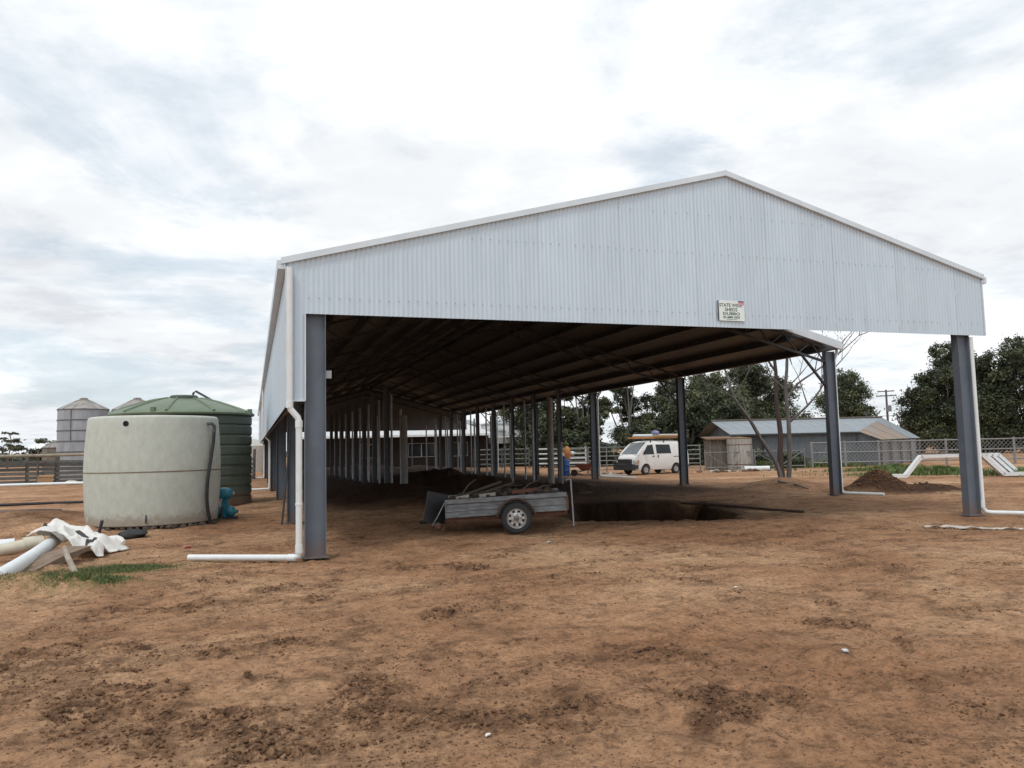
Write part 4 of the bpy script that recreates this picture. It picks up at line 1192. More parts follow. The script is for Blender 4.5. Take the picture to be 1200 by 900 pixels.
def film():
    nx, ny = 34, 8; vs = []; fs = []
    for j in range(ny + 1):
        for i in range(nx + 1):
            u, v = i / nx, j / ny; x = -.75 + 1.5 * u; y = (-.11 + .22 * v) * (.3 + math.sin(PI * min(1, u * 1.2 + .05)) * .8) + .06 * math.sin(u * 7)
            vs.append((x, y, .012 + .03 * abs(math.sin(u * 16 + v * 4)) * abs(math.sin(v * 3 + u * 9)) + .012 * random.random()))
    for j in range(ny):
        for i in range(nx): a = j * (nx + 1) + i; fs.append((a, a + 1, a + nx + 2, a + nx + 1))
    mb = MB(); mb.add(vs, fs)
    o = mb.build('plastic_film', mat('film_white', (.60, .57, .54), (.45, .38, .32), rough=.35, scale=6), None, True, (12.05, 10.45, gz(12.05, 10.45)), (0, 0, R(-48))); tag(o, 'torn strip of clear plastic film flat on the soil near the right column', 'plastic film')


film()
o = MB()
pts = [Vector((10.95, 18.4, 0)) + (Vector((11.72, 14.45, 0)) - Vector((10.95, 18.4, 0))) * t for t in (0, .25, .5, .75, 1)]
o = MB().tube([(p.x, p.y, max(gz(p.x, p.y), -.02) + .03) for p in pts], [.032, .034, .03, .03, .026], 8).build('dark_pole', mat('dark_wood', (.075, .052, .038), (.045, .03, .022), rough=.8), None, True); tag(o, 'long dark wooden pole lying on the soil at the pit edge', 'pole')


# ------------------------------------------------------------------ white van
def build_van():
    gx, gy = 22.62, 41.1
    yaw = math.atan2(-.248, -.969)
    t = thing('van', 'white panel van with ladders on its roof rack parked behind the shed', 'van', (gx, gy, gz(gx, gy)), yaw)
    L2 = 2.2; arch_f, arch_r, wr = 1.28, -1.12, .36
    def arch(cx, n=8): return [(cx + wr * math.cos(a), .30 + wr * math.sin(a)) for a in [math.pi * k / n for k in range(n + 1)]]
    # outline from rear bottom, round the top to the nose, back along the sill
    top = [(-2.2, .34), (-2.23, .62), (-2.2, 1.15), (-2.10, 1.72), (-1.98, 1.88), (-1.6, 1.95), (0, 1.97), (.85, 1.95), (1.02, 1.90), (1.50, 1.50), (1.86, 1.17), (2.06, 1.07), (2.16, .96), (2.20, .70), (2.20, .36)]
    bot = [(2.0, .28)] + [(arch_f + wr, .28)] + arch(arch_f)[1:-1] + [(arch_f - wr, .28), (arch_r + wr, .28)] + arch(arch_r)[1:-1] + [(arch_r - wr, .28)]
    poly = top + bot
    bm = bmesh.new()
    def halfw(x, z):
        w = .845
        if z > 1.05: w -= .145 * ((z - 1.05) / .92) ** 1.35
        if z > 1.86: w -= .10 * ((z - 1.86) / .11)
        if z < .5: w -= .05 * (.5 - z) / .2
        if x > 1.5: w -= .13 * ((x - 1.5) / .7) ** 2
        if x < -1.95: w -= .06 * ((-1.95 - x) / .28) ** 2
        return w
    vs0 = [bm.verts.new((x, -1, z)) for x, z in poly]; f0 = bm.faces.new(vs0)
    ret = bmesh.ops.extrude_face_region(bm, geom=[f0]); vv = [g for g in ret['geom'] if isinstance(g, bmesh.types.BMVert)]
    for v in vv: v.co.y = 1
    for z in (.45, .75, 1.05, 1.3, 1.55, 1.75, 1.88):
        bmesh.ops.bisect_plane(bm, geom=bm.verts[:] + bm.edges[:] + bm.faces[:], plane_co=(0, 0, z), plane_no=(0, 0, 1))
    for x in (-1.95, -1.6, -.8, 0, .8, 1.5, 1.75, 1.95):
        bmesh.ops.bisect_plane(bm, geom=bm.verts[:] + bm.edges[:] + bm.faces[:], plane_co=(x, 0, 0), plane_no=(1, 0, 0))
    for y in (-.5, 0, .5):
        bmesh.ops.bisect_plane(bm, geom=bm.verts[:] + bm.edges[:] + bm.faces[:], plane_co=(0, y, 0), plane_no=(0, 1, 0))
    for v in bm.verts:
        y = v.co.y; e = (abs(y)) ** 2
        v.co.y = y * halfw(v.co.x, v.co.z)
        if v.co.x > 1.9: v.co.x -= .12 * e
        if v.co.z > 1.8: v.co.z -= .04 * e
    bmesh.ops.recalc_face_normals(bm, faces=bm.faces)
    me = bpy.data.meshes.new('body'); bm.to_mesh(me); bm.free(); me.materials.append(WHITE)
    me.polygons.foreach_set('use_smooth', [True] * len(me.polygons)); me.set_sharp_from_angle(angle=R(32)); me.update()
    body = link('body', me, t)

    def side(poly, name, m, parent=body, off=.006, s=1, lab=None, dep=.02):
        mb = MB(); n = len(poly)
        vs = [(x, s * (halfw(x, z) + off), z) for x, z in poly] + [(x, s * (halfw(x, z) + off - dep), z) for x, z in poly]
        mb.add(vs, [tuple(range(n)), tuple(range(2 * n - 1, n - 1, -1))] + [(i, (i + 1) % n, (i + 1) % n + n, i + n) for i in range(n)])
        return mb.build(name, m, parent, label=lab)
    TRIMB = mat('van_black_trim', (.03, .03, .032), (.04, .04, .042), rough=.6)
    for s in (1, -1):
        side([(.62, 1.17), (1.50, 1.17), (1.36, 1.36), (1.08, 1.70), (.66, 1.74)], 'door_window', GLASS, s=s)
        side([(-.75, 1.20), (.42, 1.20), (.42, 1.74), (-.70, 1.72)], 'side_window', GLASS, s=s)
        if s < 0: side([(-1.95, 1.22), (-.95, 1.20), (-.95, 1.72), (-1.85, 1.70)], 'side_window', GLASS, s=s)
        # door gaps and handle
        for x in (.53, -.84): side([(x - .008, .45), (x + .008, .45), (x + .008, 1.80), (x - .008, 1.80)], 'door_gap', TRIMB, off=.003, s=s)
        side([(-2.0, .99), (-.92, .99), (-.92, 1.03), (-2.0, 1.03)], 'slide_rail', TRIMB, off=.006, s=s)
        side([(.62, 1.03), (.78, 1.03), (.78, 1.08), (.62, 1.08)], 'door_handle', TRIMB, off=.02, s=s)
        side([(.28, .98), (.36, .98), (.36, 1.12), (.28, 1.12)], 'door_handle', TRIMB, off=.02, s=s)
        MB().box((1.42, s * .93, 1.28), (.07, .14, .20)).build('wing_mirror', TRIMB, body)
        MB().box((1.99, s * .66, .78), (.20, .30, .15), (0, 0, -s * .3)).build('headlight', mat('lamp_glass', (.50, .52, .53), (.4, .42, .44), rough=.15), body)
        MB().box((1.90, s * .79, .78), (.18, .09, .15), (0, 0, -s * .45)).build('indicator', mat('amber_lens', (.50, .20, .05), rough=.25), body)
    # windscreen
    ws = MB(); p = [(1.06, .60, 1.865), (1.06, -.60, 1.865), (1.83, -.66, 1.205), (1.83, .66, 1.205)]
    nrm = Vector((.65, 0, .76)); ws.add([Vector(q) + nrm * .012 for q in p] + [Vector(q) - nrm * .05 for q in p], [(0, 1, 2, 3), (7, 6, 5, 4), (0, 4, 5, 1), (1, 5, 6, 2), (2, 6, 7, 3), (3, 7, 4, 0)])
    ws.build('windscreen', mat('screen_glass', (.10, .12, .13), (.16, .18, .18), rough=.05, scale=3), body)
    MB().box((2.175, 0, .79), (.09, 1.16, .26)).build('grille', TRIMB, body)
    # bull bar and bumper
    bb = MB(); bb.box((2.23, 0, .46), (.18, 1.70, .34)); bb.box((2.06, .80, .47), (.36, .10, .22)); bb.box((2.06, -.80, .47), (.36, .10, .22)); bb.build('bumper', TRIMB, body)
    MB().box((-2.24, 0, .45), (.12, 1.62, .18)).build('bumper', TRIMB, body)
    for s in (1, -1): MB().box((-2.19, s * .70, .85), (.06, .14, .36)).build('tail_light', mat('red_lens', (.25, .02, .02), rough=.3), body)
    MB().box((0.05, 0, .33), (3.6, 1.40, .14)).build('underbody', BLACK, body)
    for x in (arch_f, arch_r):
        for s in (1, -1):
            w = thing('wheel', None, None); w.parent = t; w.location = (x, s * .73, .30)
            MB().lathe([(.17, -.09), (.27, -.09), (.30, -.05), (.30, .05), (.27, .09), (.17, .09)], 24, axis='y', cap=False).build('tyre', BLACK, w, True, angle=35)
            rim = MB().lathe([(.185, s * .05), (.18, s * .09), (.16, s * .07), (.07, s * .05), (.06, s * .085), (0, s * .09)], 24, axis='y')
            rim.build('rim', mat('steel_rim', (.42, .42, .41), (.34, .33, .32), rough=.5, metal=.3), w, True, angle=30)
    # roof rack
    for x in (-1.5, -.3, .75):
        rk = MB(); rk.bar((x, -.70, 2.06), (x, .70, 2.06), .05, .04)
        for s in (1, -1): rk.bar((x, s * .69, 1.84), (x, s * .69, 2.075), .05, .04)
        rk.build('roof_bar', TRIMB, t)
    M = Matrix.Translation(Vector((gx, gy, gz(gx, gy)))) @ Matrix.Rotation(yaw, 4, 'Z')
    W = lambda x, y, z: tuple(M @ Vector((x, y, z)))
    # ladder on the near side of the rack
    lad = thing('ladder', 'orange ladder lying on the roof rack of the van', 'ladder', W(0, 0, 0), yaw)
    OR = mat('ladder_orange', (.48, .22, .05), (.40, .19, .06), rough=.5, scale=3)
    for y in (.18, .58): MB().box((.25, y, 2.14), (3.6, .05, .10)).build('stile', OR, lad)
    for k in range(11): MB().tube([(-1.4 + k * .32, .18, 2.14), (-1.4 + k * .32, .58, 2.14)], .018, 6).build('rung', GALV, lad)
    o = MB().tube([(-1.9, 0, 0), (1.75, 0, .0)], .075, 12).build('roof_pipe', PVC, None, True, W(0, .35, 2.27), (0, 0, yaw)); tag(o, 'white pipe lying on the ladder on top of the van', 'pipe')
    o = MB().box((-.8, 0, 0), (2.3, .22, .12)).build('roof_plank', mat('tan_plank', (.42, .33, .20), (.36, .27, .15), rough=.8, stretch=(1, 6, 6)), None, False, W(0, .62, 2.25), (0, 0, yaw)); tag(o, 'tan plank lying along the edge of the van roof rack', 'plank')
    o = MB().blob((0, 0, 0), (.24, .2, .2), 2, .12).build('strap_bundle', mat('blue_cloth', (.10, .13, .30), (.25, .27, .40), rough=.8, scale=5), None, True, W(.05, .4, 2.40), (0, 0, yaw)); tag(o, 'blue bundle tied on top of the van load', 'bundle')


build_van()

# ------------------------------------------------------------------ cattle panels, drum, barrow and scrap beyond the shed
right = Vector((math.cos(HEAD), -math.sin(HEAD)))
PANEL = mat('dull_galvanised', (.24, .25, .255), (.17, .178, .183), rough=.6, metal=.2, scale=6, rnd=.15)
def steel_panel(label, x0, y0, x1, y1, zs=(.22, .50, .78, 1.06, 1.34, 1.62), h=1.68, r_=.032, m=PANEL, diag=False, group='galvanised cattle panels', name='cattle_panel', nup=2):
    d = Vector((x1 - x0, y1 - y0)); L = d.length; a = math.atan2(d.y, d.x)
    t = thing(name, label, 'panel' if name == 'cattle_panel' else 'gate', (x0, y0, gz((x0 + x1) / 2, (y0 + y1) / 2)), a, group)
    for z in zs: MB().tube([(0, 0, z), (L, 0, z)], r_, 8).build('rail', m, t, True)
    for k in range(nup + 1): MB().tube([(L * k / nup, .0, -.1), (L * k / nup, 0, h)], r_ * 1.25, 8).build('upright', m, t, True)
    if diag:
        for a_, b_ in (((0, .02, zs[0]), (L * .5, .02, zs[-1])), ((L, .02, zs[0]), (L * .5, .02, zs[-1]))) if diag == 1 else (((0, .02, zs[-1]), (L * .5, .02, zs[0])), ((L, .02, zs[-1]), (L * .5, .02, zs[0]))):
            MB().tube([a_, b_], r_ * .8, 8).build('brace', m, t, True)
    return t


PA, PB = Vector((18.0, 45.9)), Vector((27.1, 42.85))
names = ['cattle panel of grey rails behind the blue drum', 'cattle panel of grey rails behind the wheelbarrow', 'cattle panel of grey rails behind the front of the van', 'cattle panel of grey rails behind the rear of the van']
for k in range(4):
    a = PA + (PB - PA) * (k / 4); b = PA + (PB - PA) * ((k + 1) / 4)
    steel_panel(names[k], a.x, a.y, b.x - .08, b.y + .03)
steel_panel('pale farm gate with V braces left of the timber hut', 27.2, 42.6, 30.1, 41.65, (.2, 1.15), 1.3, .026, PANEL, 2, 'farm gates', 'farm_gate', 1)
steel_panel('pale farm gate with V braces between the round tank and the bare tree', 30.2, 41.6, 33.2, 40.6, (.2, 1.15), 1.3, .026, PANEL, 2, 'farm gates', 'farm_gate', 1)
# inside far panels under the shed roof, seen pale
steel_panel('cattle panel with pale wide rails far beyond the shed', 22.2, 60.2, 26.2, 58.8, (.35, .75, 1.15, 1.55), 1.7, .07, mat('pale_rail', (.55, .57, .58), rough=.5), False, 'galvanised cattle panels')
steel_panel('cattle panel with dark rails beyond the far end of the shed', 17.5, 62.0, 21.8, 60.5, (.35, .75, 1.15, 1.55), 1.7, .06, PURL, False, 'galvanised cattle panels')

x, y = 16.9, 41.0
d_ = thing('drum', 'blue plastic drum standing by the cattle panel', 'drum', (x, y, gz(x, y)))
BL = mat('drum_blue', (.02, .085, .30), (.016, .065, .24), rough=.45)
MB().lathe([(.26, 0), (.29, .04), (.29, .28), (.305, .31), (.29, .34), (.29, .60), (.305, .63), (.29, .66), (.29, .88), (.24, .95), (.24, .97), (0, .97)], 24).build('drum_body', BL, d_, True, angle=30)
MB().lathe([(.10, .97), (.10, 1.12), (.08, 1.14), (0, 1.14)], 14, (.0, 0, 0)).build('drum_cap', BL, d_, True)
x, y = 18.0, 40.6
wb_ = thing('wheelbarrow', 'rusty red wheelbarrow standing right of the blue drum', 'wheelbarrow', (x, y, gz(x, y)), -HEAD + PI)
WR = mat('barrow_red', (.17, .045, .03), (.11, .035, .025), rough=.75, scale=9)
wv = MB(); top_ = [(-.45, -.32, .72), (.55, -.34, .66), (.55, .34, .66), (-.45, .32, .72)]; bt_ = [(-.25, -.2, .38), (.2, -.2, .36), (.2, .2, .36), (-.25, .2, .38)]
wv.add(top_ + bt_, [(4, 5, 6, 7), (0, 1, 5, 4), (1, 2, 6, 5), (2, 3, 7, 6), (3, 0, 4, 7)]); o = wv.build('tray', WR, wb_); md = o.modifiers.new('t', 'SOLIDIFY'); md.thickness = .015
for s in (-1, 1):
    MB().tube([(-1.0, s * .28, .62), (-.3, s * .22, .38), (.62, s * .06, .22)], .02, 8).build('handle', RUST, wb_, True)
    MB().tube([(-.32, s * .24, .38), (-.42, s * .26, .0), (-.30, s * .24, .0)], .018, 8).build('leg', RUST, wb_, True)
MB().lathe([(.08, -.04), (.17, -.045), (.20, -.02), (.20, .02), (.17, .045), (.08, .04)], 20, (.62, 0, .20), axis='y', cap=False).lathe([(0, -.02), (.1, -.02), (.1, .02), (0, .02)], 14, (.62, 0, .20), axis='y').build('wheel', BLACK, wb_, True)

# orange and white bundle hung on the rail
x, y = 18.3, 43.9
hb_ = thing('hung_bundle', 'orange and white plastic bundle hung on the rail above the blue drum', 'bundle', (x, y, gz(x, y)))
MB().blob((0, 0, 1.30), (.26, .18, .42), 2, .16).build('orange_cloth', mat('orange_cloth', (.50, .24, .06), (.36, .13, .05), rough=.8, scale=4), hb_, True)
for s in (-1, 1): MB().blob((s * .36, 0, 1.25 + .05 * s), (.22, .12, .14), 2, .18).build('white_cloth', mat('white_cloth', (.62, .66, .70), rough=.7), hb_, True)
MB().tube([(0, .05, -.1), (0, .05, 1.7)], .045, 8).build('pole', GALV, hb_)

# scrap and rubble line by the van
mb = MB()
for k in range(130):
    t = random.random(); p = Vector((17.2, 42.6)).lerp(Vector((20.6, 40.9)), t) if random.random() < .75 else Vector((25.5, 40.6)).lerp(Vector((30.5, 38.8)), random.random())
    s = random.uniform(.06, .22); X_, Y_ = p.x + random.gauss(0, .25), p.y + random.gauss(0, .25)
    mb.cur = random.choice((0, 0, 1, 2)); mb.blob((X_, Y_, gz(X_, Y_) + s * .25), (s, s * .8, s * .5), 1, .3)
o = mb.build('scrap_rubble', [mat('scrap_dark', (.10, .065, .045), rough=.9), mat('scrap_pale', (.42, .37, .32), rough=.9), mat('scrap_red', (.20, .085, .06), rough=.9)]); tag(o, 'broken rubble and scrap lying along the cattle panels', 'rubble', kind='stuff')
o = MB().tube([(0, 0, 0), (1.45, -.49, 0)], .15, 14).build('white_tube', PVC, None, True, (28.6, 40.5, gz(29.2, 40.4) + .13)); tag(o, 'thick white tube lying on the ground behind the bare tree', 'pipe')
o = MB().box((0, 0, .04), (1.6, .5, .08)).build('board', mat('pale_board', (.50, .45, .40), rough=.8), None, False, (19.6, 40.3, gz(19.6, 40.3)), (0, .03, -HEAD)); tag(o, 'pale board lying on the ground in front of the van bumper', 'board')

# ------------------------------------------------------------------ bent white channels at the right
def bent(label, ox, oy, dirv, pts, w, m, h=.16, group='bent white channels'):
    """folded sheet channel: web with two flanges, swept along a bent line in its own upright plane"""
    a = math.atan2(dirv[1], dirv[0])
    t = thing('bent_channel', label, 'channel', (ox, oy, gz(ox, oy)), a, group)
    for (x0, z0), (x1, z1) in zip(pts[:-1], pts[1:]):
        d = Vector((x1 - x0, 0, z1 - z0)); ang = -math.atan2(d.z, d.x); L = d.length; c = ((x0 + x1) / 2, 0, (z0 + z1) / 2)
        mb = MB(); M = Euler((0, ang, 0)).to_matrix()
        for off, dim in (((0, 0, h / 2), (L + h * .5, w, .012)), ((0, -w / 2 + .006, 0), (L + h * .35, .012, h)), ((0, w / 2 - .006, 0), (L + h * .35, .012, h))):
            mb.box(Vector(c) + M @ Vector(off), dim, M)
        mb.build('channel_section', m, t)
    return t


CH = mat('channel_white', (.74, .755, .76), (.66, .68, .69), rough=.4, scale=4, detail=6)
dv = (.985, -.17)
dvn = Vector((math.cos(HEAD + R(4)), -math.sin(HEAD + R(4))))
base_pts = [(-.75, .09), (0, .09), (.66, .88), (3.05, .90), (3.85, .09), (5.0, .09)]
bent('front bent white channel with a raised flat top, nearest the shed', 25.55, 25.15, dvn, base_pts, .24, CH, .125)
bent('second bent white channel just behind the front one', 26.2, 26.0, dvn, [(-.4, .09), (.15, .09), (.80, .86), (1.2, .88)], .24, CH, .125)
for k in range(3):
    o_ = Vector((25.55, 25.15)) + Vector((-dvn.y, dvn.x)) * (.34 + .33 * k) + dvn * (.34 * (k + 1))
    bent(['white channel slanting to the ground, behind the front one', 'white channel slanting to the ground, second behind the front one', 'white channel slanting to the ground, rearmost of the stack'][k], o_.x, o_.y, dvn, [(2.9 + .08 * k, .90), (3.05 + .08 * k, .90), (3.85 + .08 * k, .09), (5.0, .09)], .24, CH, .125)
o = MB()
cs = MB()
for k in range(14): cs.box((random.uniform(-.5, .5), random.uniform(-.3, .3), .02 + .012 * k), (random.uniform(.3, .8), random.uniform(.05, .2), .012), (random.uniform(-.2, .2), random.uniform(-.2, .2), random.random() * 3))
o = cs.build('sheet_offcuts', CH, None, False, (24.9, 25.7, gz(24.9, 25.7))); tag(o, 'loose pile of white sheet offcuts at the left foot of the bent channels', 'offcuts')

# ------------------------------------------------------------------ wire fence with white posts at the right
def wire_fence():
    FW = mat('fence_white', (.25, .258, .262), (.18, .186, .19), rough=.6, scale=6)
    a, b = Vector((34.35, 41.3)), Vector((52.0, 34.2)); d = b - a; L = d.length
    t = thing('wire_fence', 'mesh fence with pale posts and rails in front of the grey shed', 'fence', (a.x, a.y, -.16), math.atan2(d.y, d.x))
    n = 9; ps = [L * k / n for k in range(n + 1)]
    for i, q in enumerate(ps):
        MB().tube([(q, 0, -.2), (q, 0, 1.72)], .075, 8).build('post', FW, t, True)
    for p, q in zip(ps[:-1], ps[1:]):
        for z in (1.62, .98, .34): MB().tube([(p, -.02, z), (q, -.02, z)], .04, 8).build('rail', FW, t, True)
    # diagonal mesh wires: joined
    mb = MB(); x = -1.3
    while x < L:
        for s in (1, -1):
            x0, x1 = (x, x + 1.3) if s > 0 else (x + 1.3, x)
            z0, z1 = .34, 1.62
            if x0 > -0.01 and x1 > -0.01 and x0 < L and x1 < L: mb.bar((x0, .03, z0), (x1, .03, z1), .012, .012)
        x += .26
    mb.build('mesh_wire', GALV, t, kind='stuff')


wire_fence()

# ------------------------------------------------------------------ grey shed, slab hut, round tank
def grey_shed():
    o3 = Vector((39.5, 42.9)); fw = Vector((math.sin(HEAD), math.cos(HEAD)))
    t = thing('old_shed', 'low grey iron shed with a rusty skillion end among the trees', 'shed', (o3.x, o3.y, gz(o3.x, o3.y)), -HEAD)
    # local x = to the right, y = away
    GI = mat('grey_iron', (.135, .155, .17), (.10, .118, .13), rough=.6, scale=1.4, detail=7, stretch=(3, 1, .4))
    GR = mat('grey_roof_iron', (.27, .305, .325), (.21, .24, .26), rough=.55, metal=.2, scale=1.2, detail=7, stretch=(2.5, .5, .5))
    RR = mat('rusty_roof_iron', (.30, .20, .135), (.24, .235, .225), rough=.8, scale=1.3, detail=8, stretch=(2.2, .4, .4), lo=.38, hi=.62)
    ze, zr = 2.3, 3.35
    def wallc(x0, x1, y, h, name='wall_sheet', m=GI):
        n = max(1, int(round((x1 - x0) / .8)))
        w = (x1 - x0) / n
        me = sheet_mesh(name, w, 5, 4, lambda tt, o, k: (tt, o * 1.6, -.3 + k * (h + .3)), m)
        for k in range(n): link(name, me, t, (x0 + k * w, y, 0))
    wallc(-6.4, 0, 0, ze); wallc(-8.0, -6.4, .25, ze, m=mat('dark_iron', (.12, .125, .13), (.09, .09, .095), rough=.7, scale=2))
    # roof, each sheet a part
    def roof(x0, x1, ya, za, yb, zb, m):
        n = max(1, int(round((x1 - x0) / .8))); w = (x1 - x0) / n
        me = sheet_mesh('roof_sheet', w, 5, 4, lambda tt, o, k: (tt, yb if k else ya, (zb if k else za) + o * 1.5), m)
        for k in range(n): link('roof_sheet', me, t, (x0 + k * w, 0, 0))
    roof(-8.8, 0.05, -.25, ze, 4.6, zr, GR); roof(-8.8, 4.05, 9.3, ze, 4.6, zr, GR)
    # right hand part: skillion sloping down from the gable edge
    A0, A1, B0, B1 = Vector((.05, -.25, ze)), Vector((4.05, 4.6, zr)), Vector((.85, -1.7, 1.72)), Vector((7.0, 5.0, 1.78))
    n = 7
    for k in range(n):
        mb = MB(); f0, f1 = k / n, (k + 1) / n - .004
        a0, a1, b0, b1 = A0.lerp(A1, f0), A0.lerp(A1, f1), B0.lerp(B1, f0), B0.lerp(B1, f1)
        m_ = 9; vs = []
        for i in range(m_ + 1):
            q = i / m_; z = .022 * math.cos(q * PI * 6) + .010 * (k % 2)
            p, r_ = a0.lerp(a1, q), b0.lerp(b1, q); vs += [(p.x, p.y, p.z + z), (r_.x, r_.y, r_.z + z)]
        mb.add(vs, [(2 * i, 2 * i + 2, 2 * i + 3, 2 * i + 1) for i in range(m_)])
        mb.build('roof_sheet', RR if k < 5 else GR, t, label='rusty brown roof sheet' if k < 5 else None)
    tri = MB(); tri.add([(.05, -.25, ze), (4.05, 4.6, zr), (.05, 4.6, zr)], [(0, 1, 2)]); tri.build('roof_sheet', GR, t)
    # hip wall between main roof front part
    wl_ = MB(); wl_.add([(4.05, 4.6, zr - .03), (7.0, 5.0, 1.75), (7.0, 8.9, 1.75), (4.05, 9.3, ze)], [(0, 1, 2, 3)]); wl_.build('rear_roof', GR, t)
    wv = MB(); wv.add([(0, 0, -.3), (0, 0, ze), (1.0, -1.2, 1.68), (1.0, -1.2, -.3)], [(0, 1, 2, 3)]); wv.build('skillion_wall', GI, t)
    # posts and back wall under the skillion
    mb = MB(); mb.add([(1.0, -1.2, -.3), (6.5, 4.6, -.3), (6.5, 4.6, 1.70), (1.0, -1.2, 1.66)], [(0, 1, 2, 3)]); mb.build('slab_wall', mat('pale_slab', (.27, .275, .275), (.19, .19, .185), rough=.85, scale=2, stretch=(4, 4, .5)), t)
    for k in range(5):
        p = Vector((.95, -1.35, 0)).lerp(Vector((6.6, 4.5, 0)), k / 4); MB().tube([(p.x, p.y - .1, -.3), (p.x, p.y - .1, 1.66)], .09, 8).build('post', GWOOD, t, True)
    MB().box((-4.4, -.33, ze - .05), (8.9, .10, .10)).build('gutter', mat('dark_gutter', (.06, .065, .07), rough=.5), t)
    MB().tube([(-8.8, 4.6, zr + .05), (4.05, 4.6, zr + .05)], .07, 8).build('ridge_cap', mat('rust_dark', (.11, .085, .07), rough=.7), t)
    # left gable end
    mb = MB(); mb.add([(-8.0, .25, -.3), (-8.0, 9.1, -.3), (-8.0, 9.1, ze), (-8.0, 4.6, zr - .05), (-8.0, .25, ze)], [(0, 1, 2, 3, 4)]); mb.build('end_wall', GI, t)


grey_shed()


def slab_hut():
    t = thing('slab_hut', 'small weathered timber slab hut under the dark trees', 'hut', (28.75, 43.3, gz(28.9, 43.2)), -HEAD)
    for k in range(11):
        w = .125; h = 1.95 + random.uniform(-.08, .06)
        MB().box((-.60 + .135 * k, 0, h / 2 - .1), (w, .04 + .02 * random.random(), h + .2), (0, R(random.uniform(-1.2, 1.2)), 0)).build('plank', WOOD, t)
    for k in range(10):
        h = 1.92 + random.uniform(-.06, .06)
        MB().box((-.64, .1 + .135 * k, h / 2 - .1), (.04, .125, h + .2)).build('plank', WOOD, t)
        MB().box((.86, .1 + .135 * k, h / 2 - .1), (.04, .125, h + .2)).build('plank', WOOD, t)
    MB().box((.1, .6, 2.06), (1.9, 1.7, .05), (R(6), 0, 0)).build('roof', mat('rusty_roof', (.20, .105, .06), (.12, .075, .05), rough=.85, scale=5), t)
    MB().box((.1, -.12, 1.97), (1.8, .06, .14)).build('fascia', mat('ochre_timber', (.24, .15, .065), (.15, .09, .045), rough=.9, scale=5), t)
    c = thing('stave_tank', 'pale old round stave tank beside the timber slab hut', 'tank', (29.75, 42.55, gz(29.7, 42.5)), -HEAD)
    ST = mat('pale_stave', (.40, .385, .355), (.24, .225, .20), rough=.9, scale=3, detail=8, stretch=(3, 3, .4), rnd=.12, bump=.003)
    for k in range(26):
        a = 2 * PI * k / 26; r_ = .76
        MB().box((r_ * math.cos(a), r_ * math.sin(a), .98), (.05, .18, 2.06 + random.uniform(-.05, .05)), (0, 0, a)).build('stave', ST, c)
    for z in (.35, 1.6): MB().lathe([(.785, z - .03), (.80, z - .02), (.80, z + .02), (.785, z + .03)], 26, cap=False).build('hoop', RUST, c)
    MB().lathe([(.80, 1.98), (.80, 2.03), (0, 2.12)], 26).build('lid', MATS['ochre_timber'], c)


slab_hut()


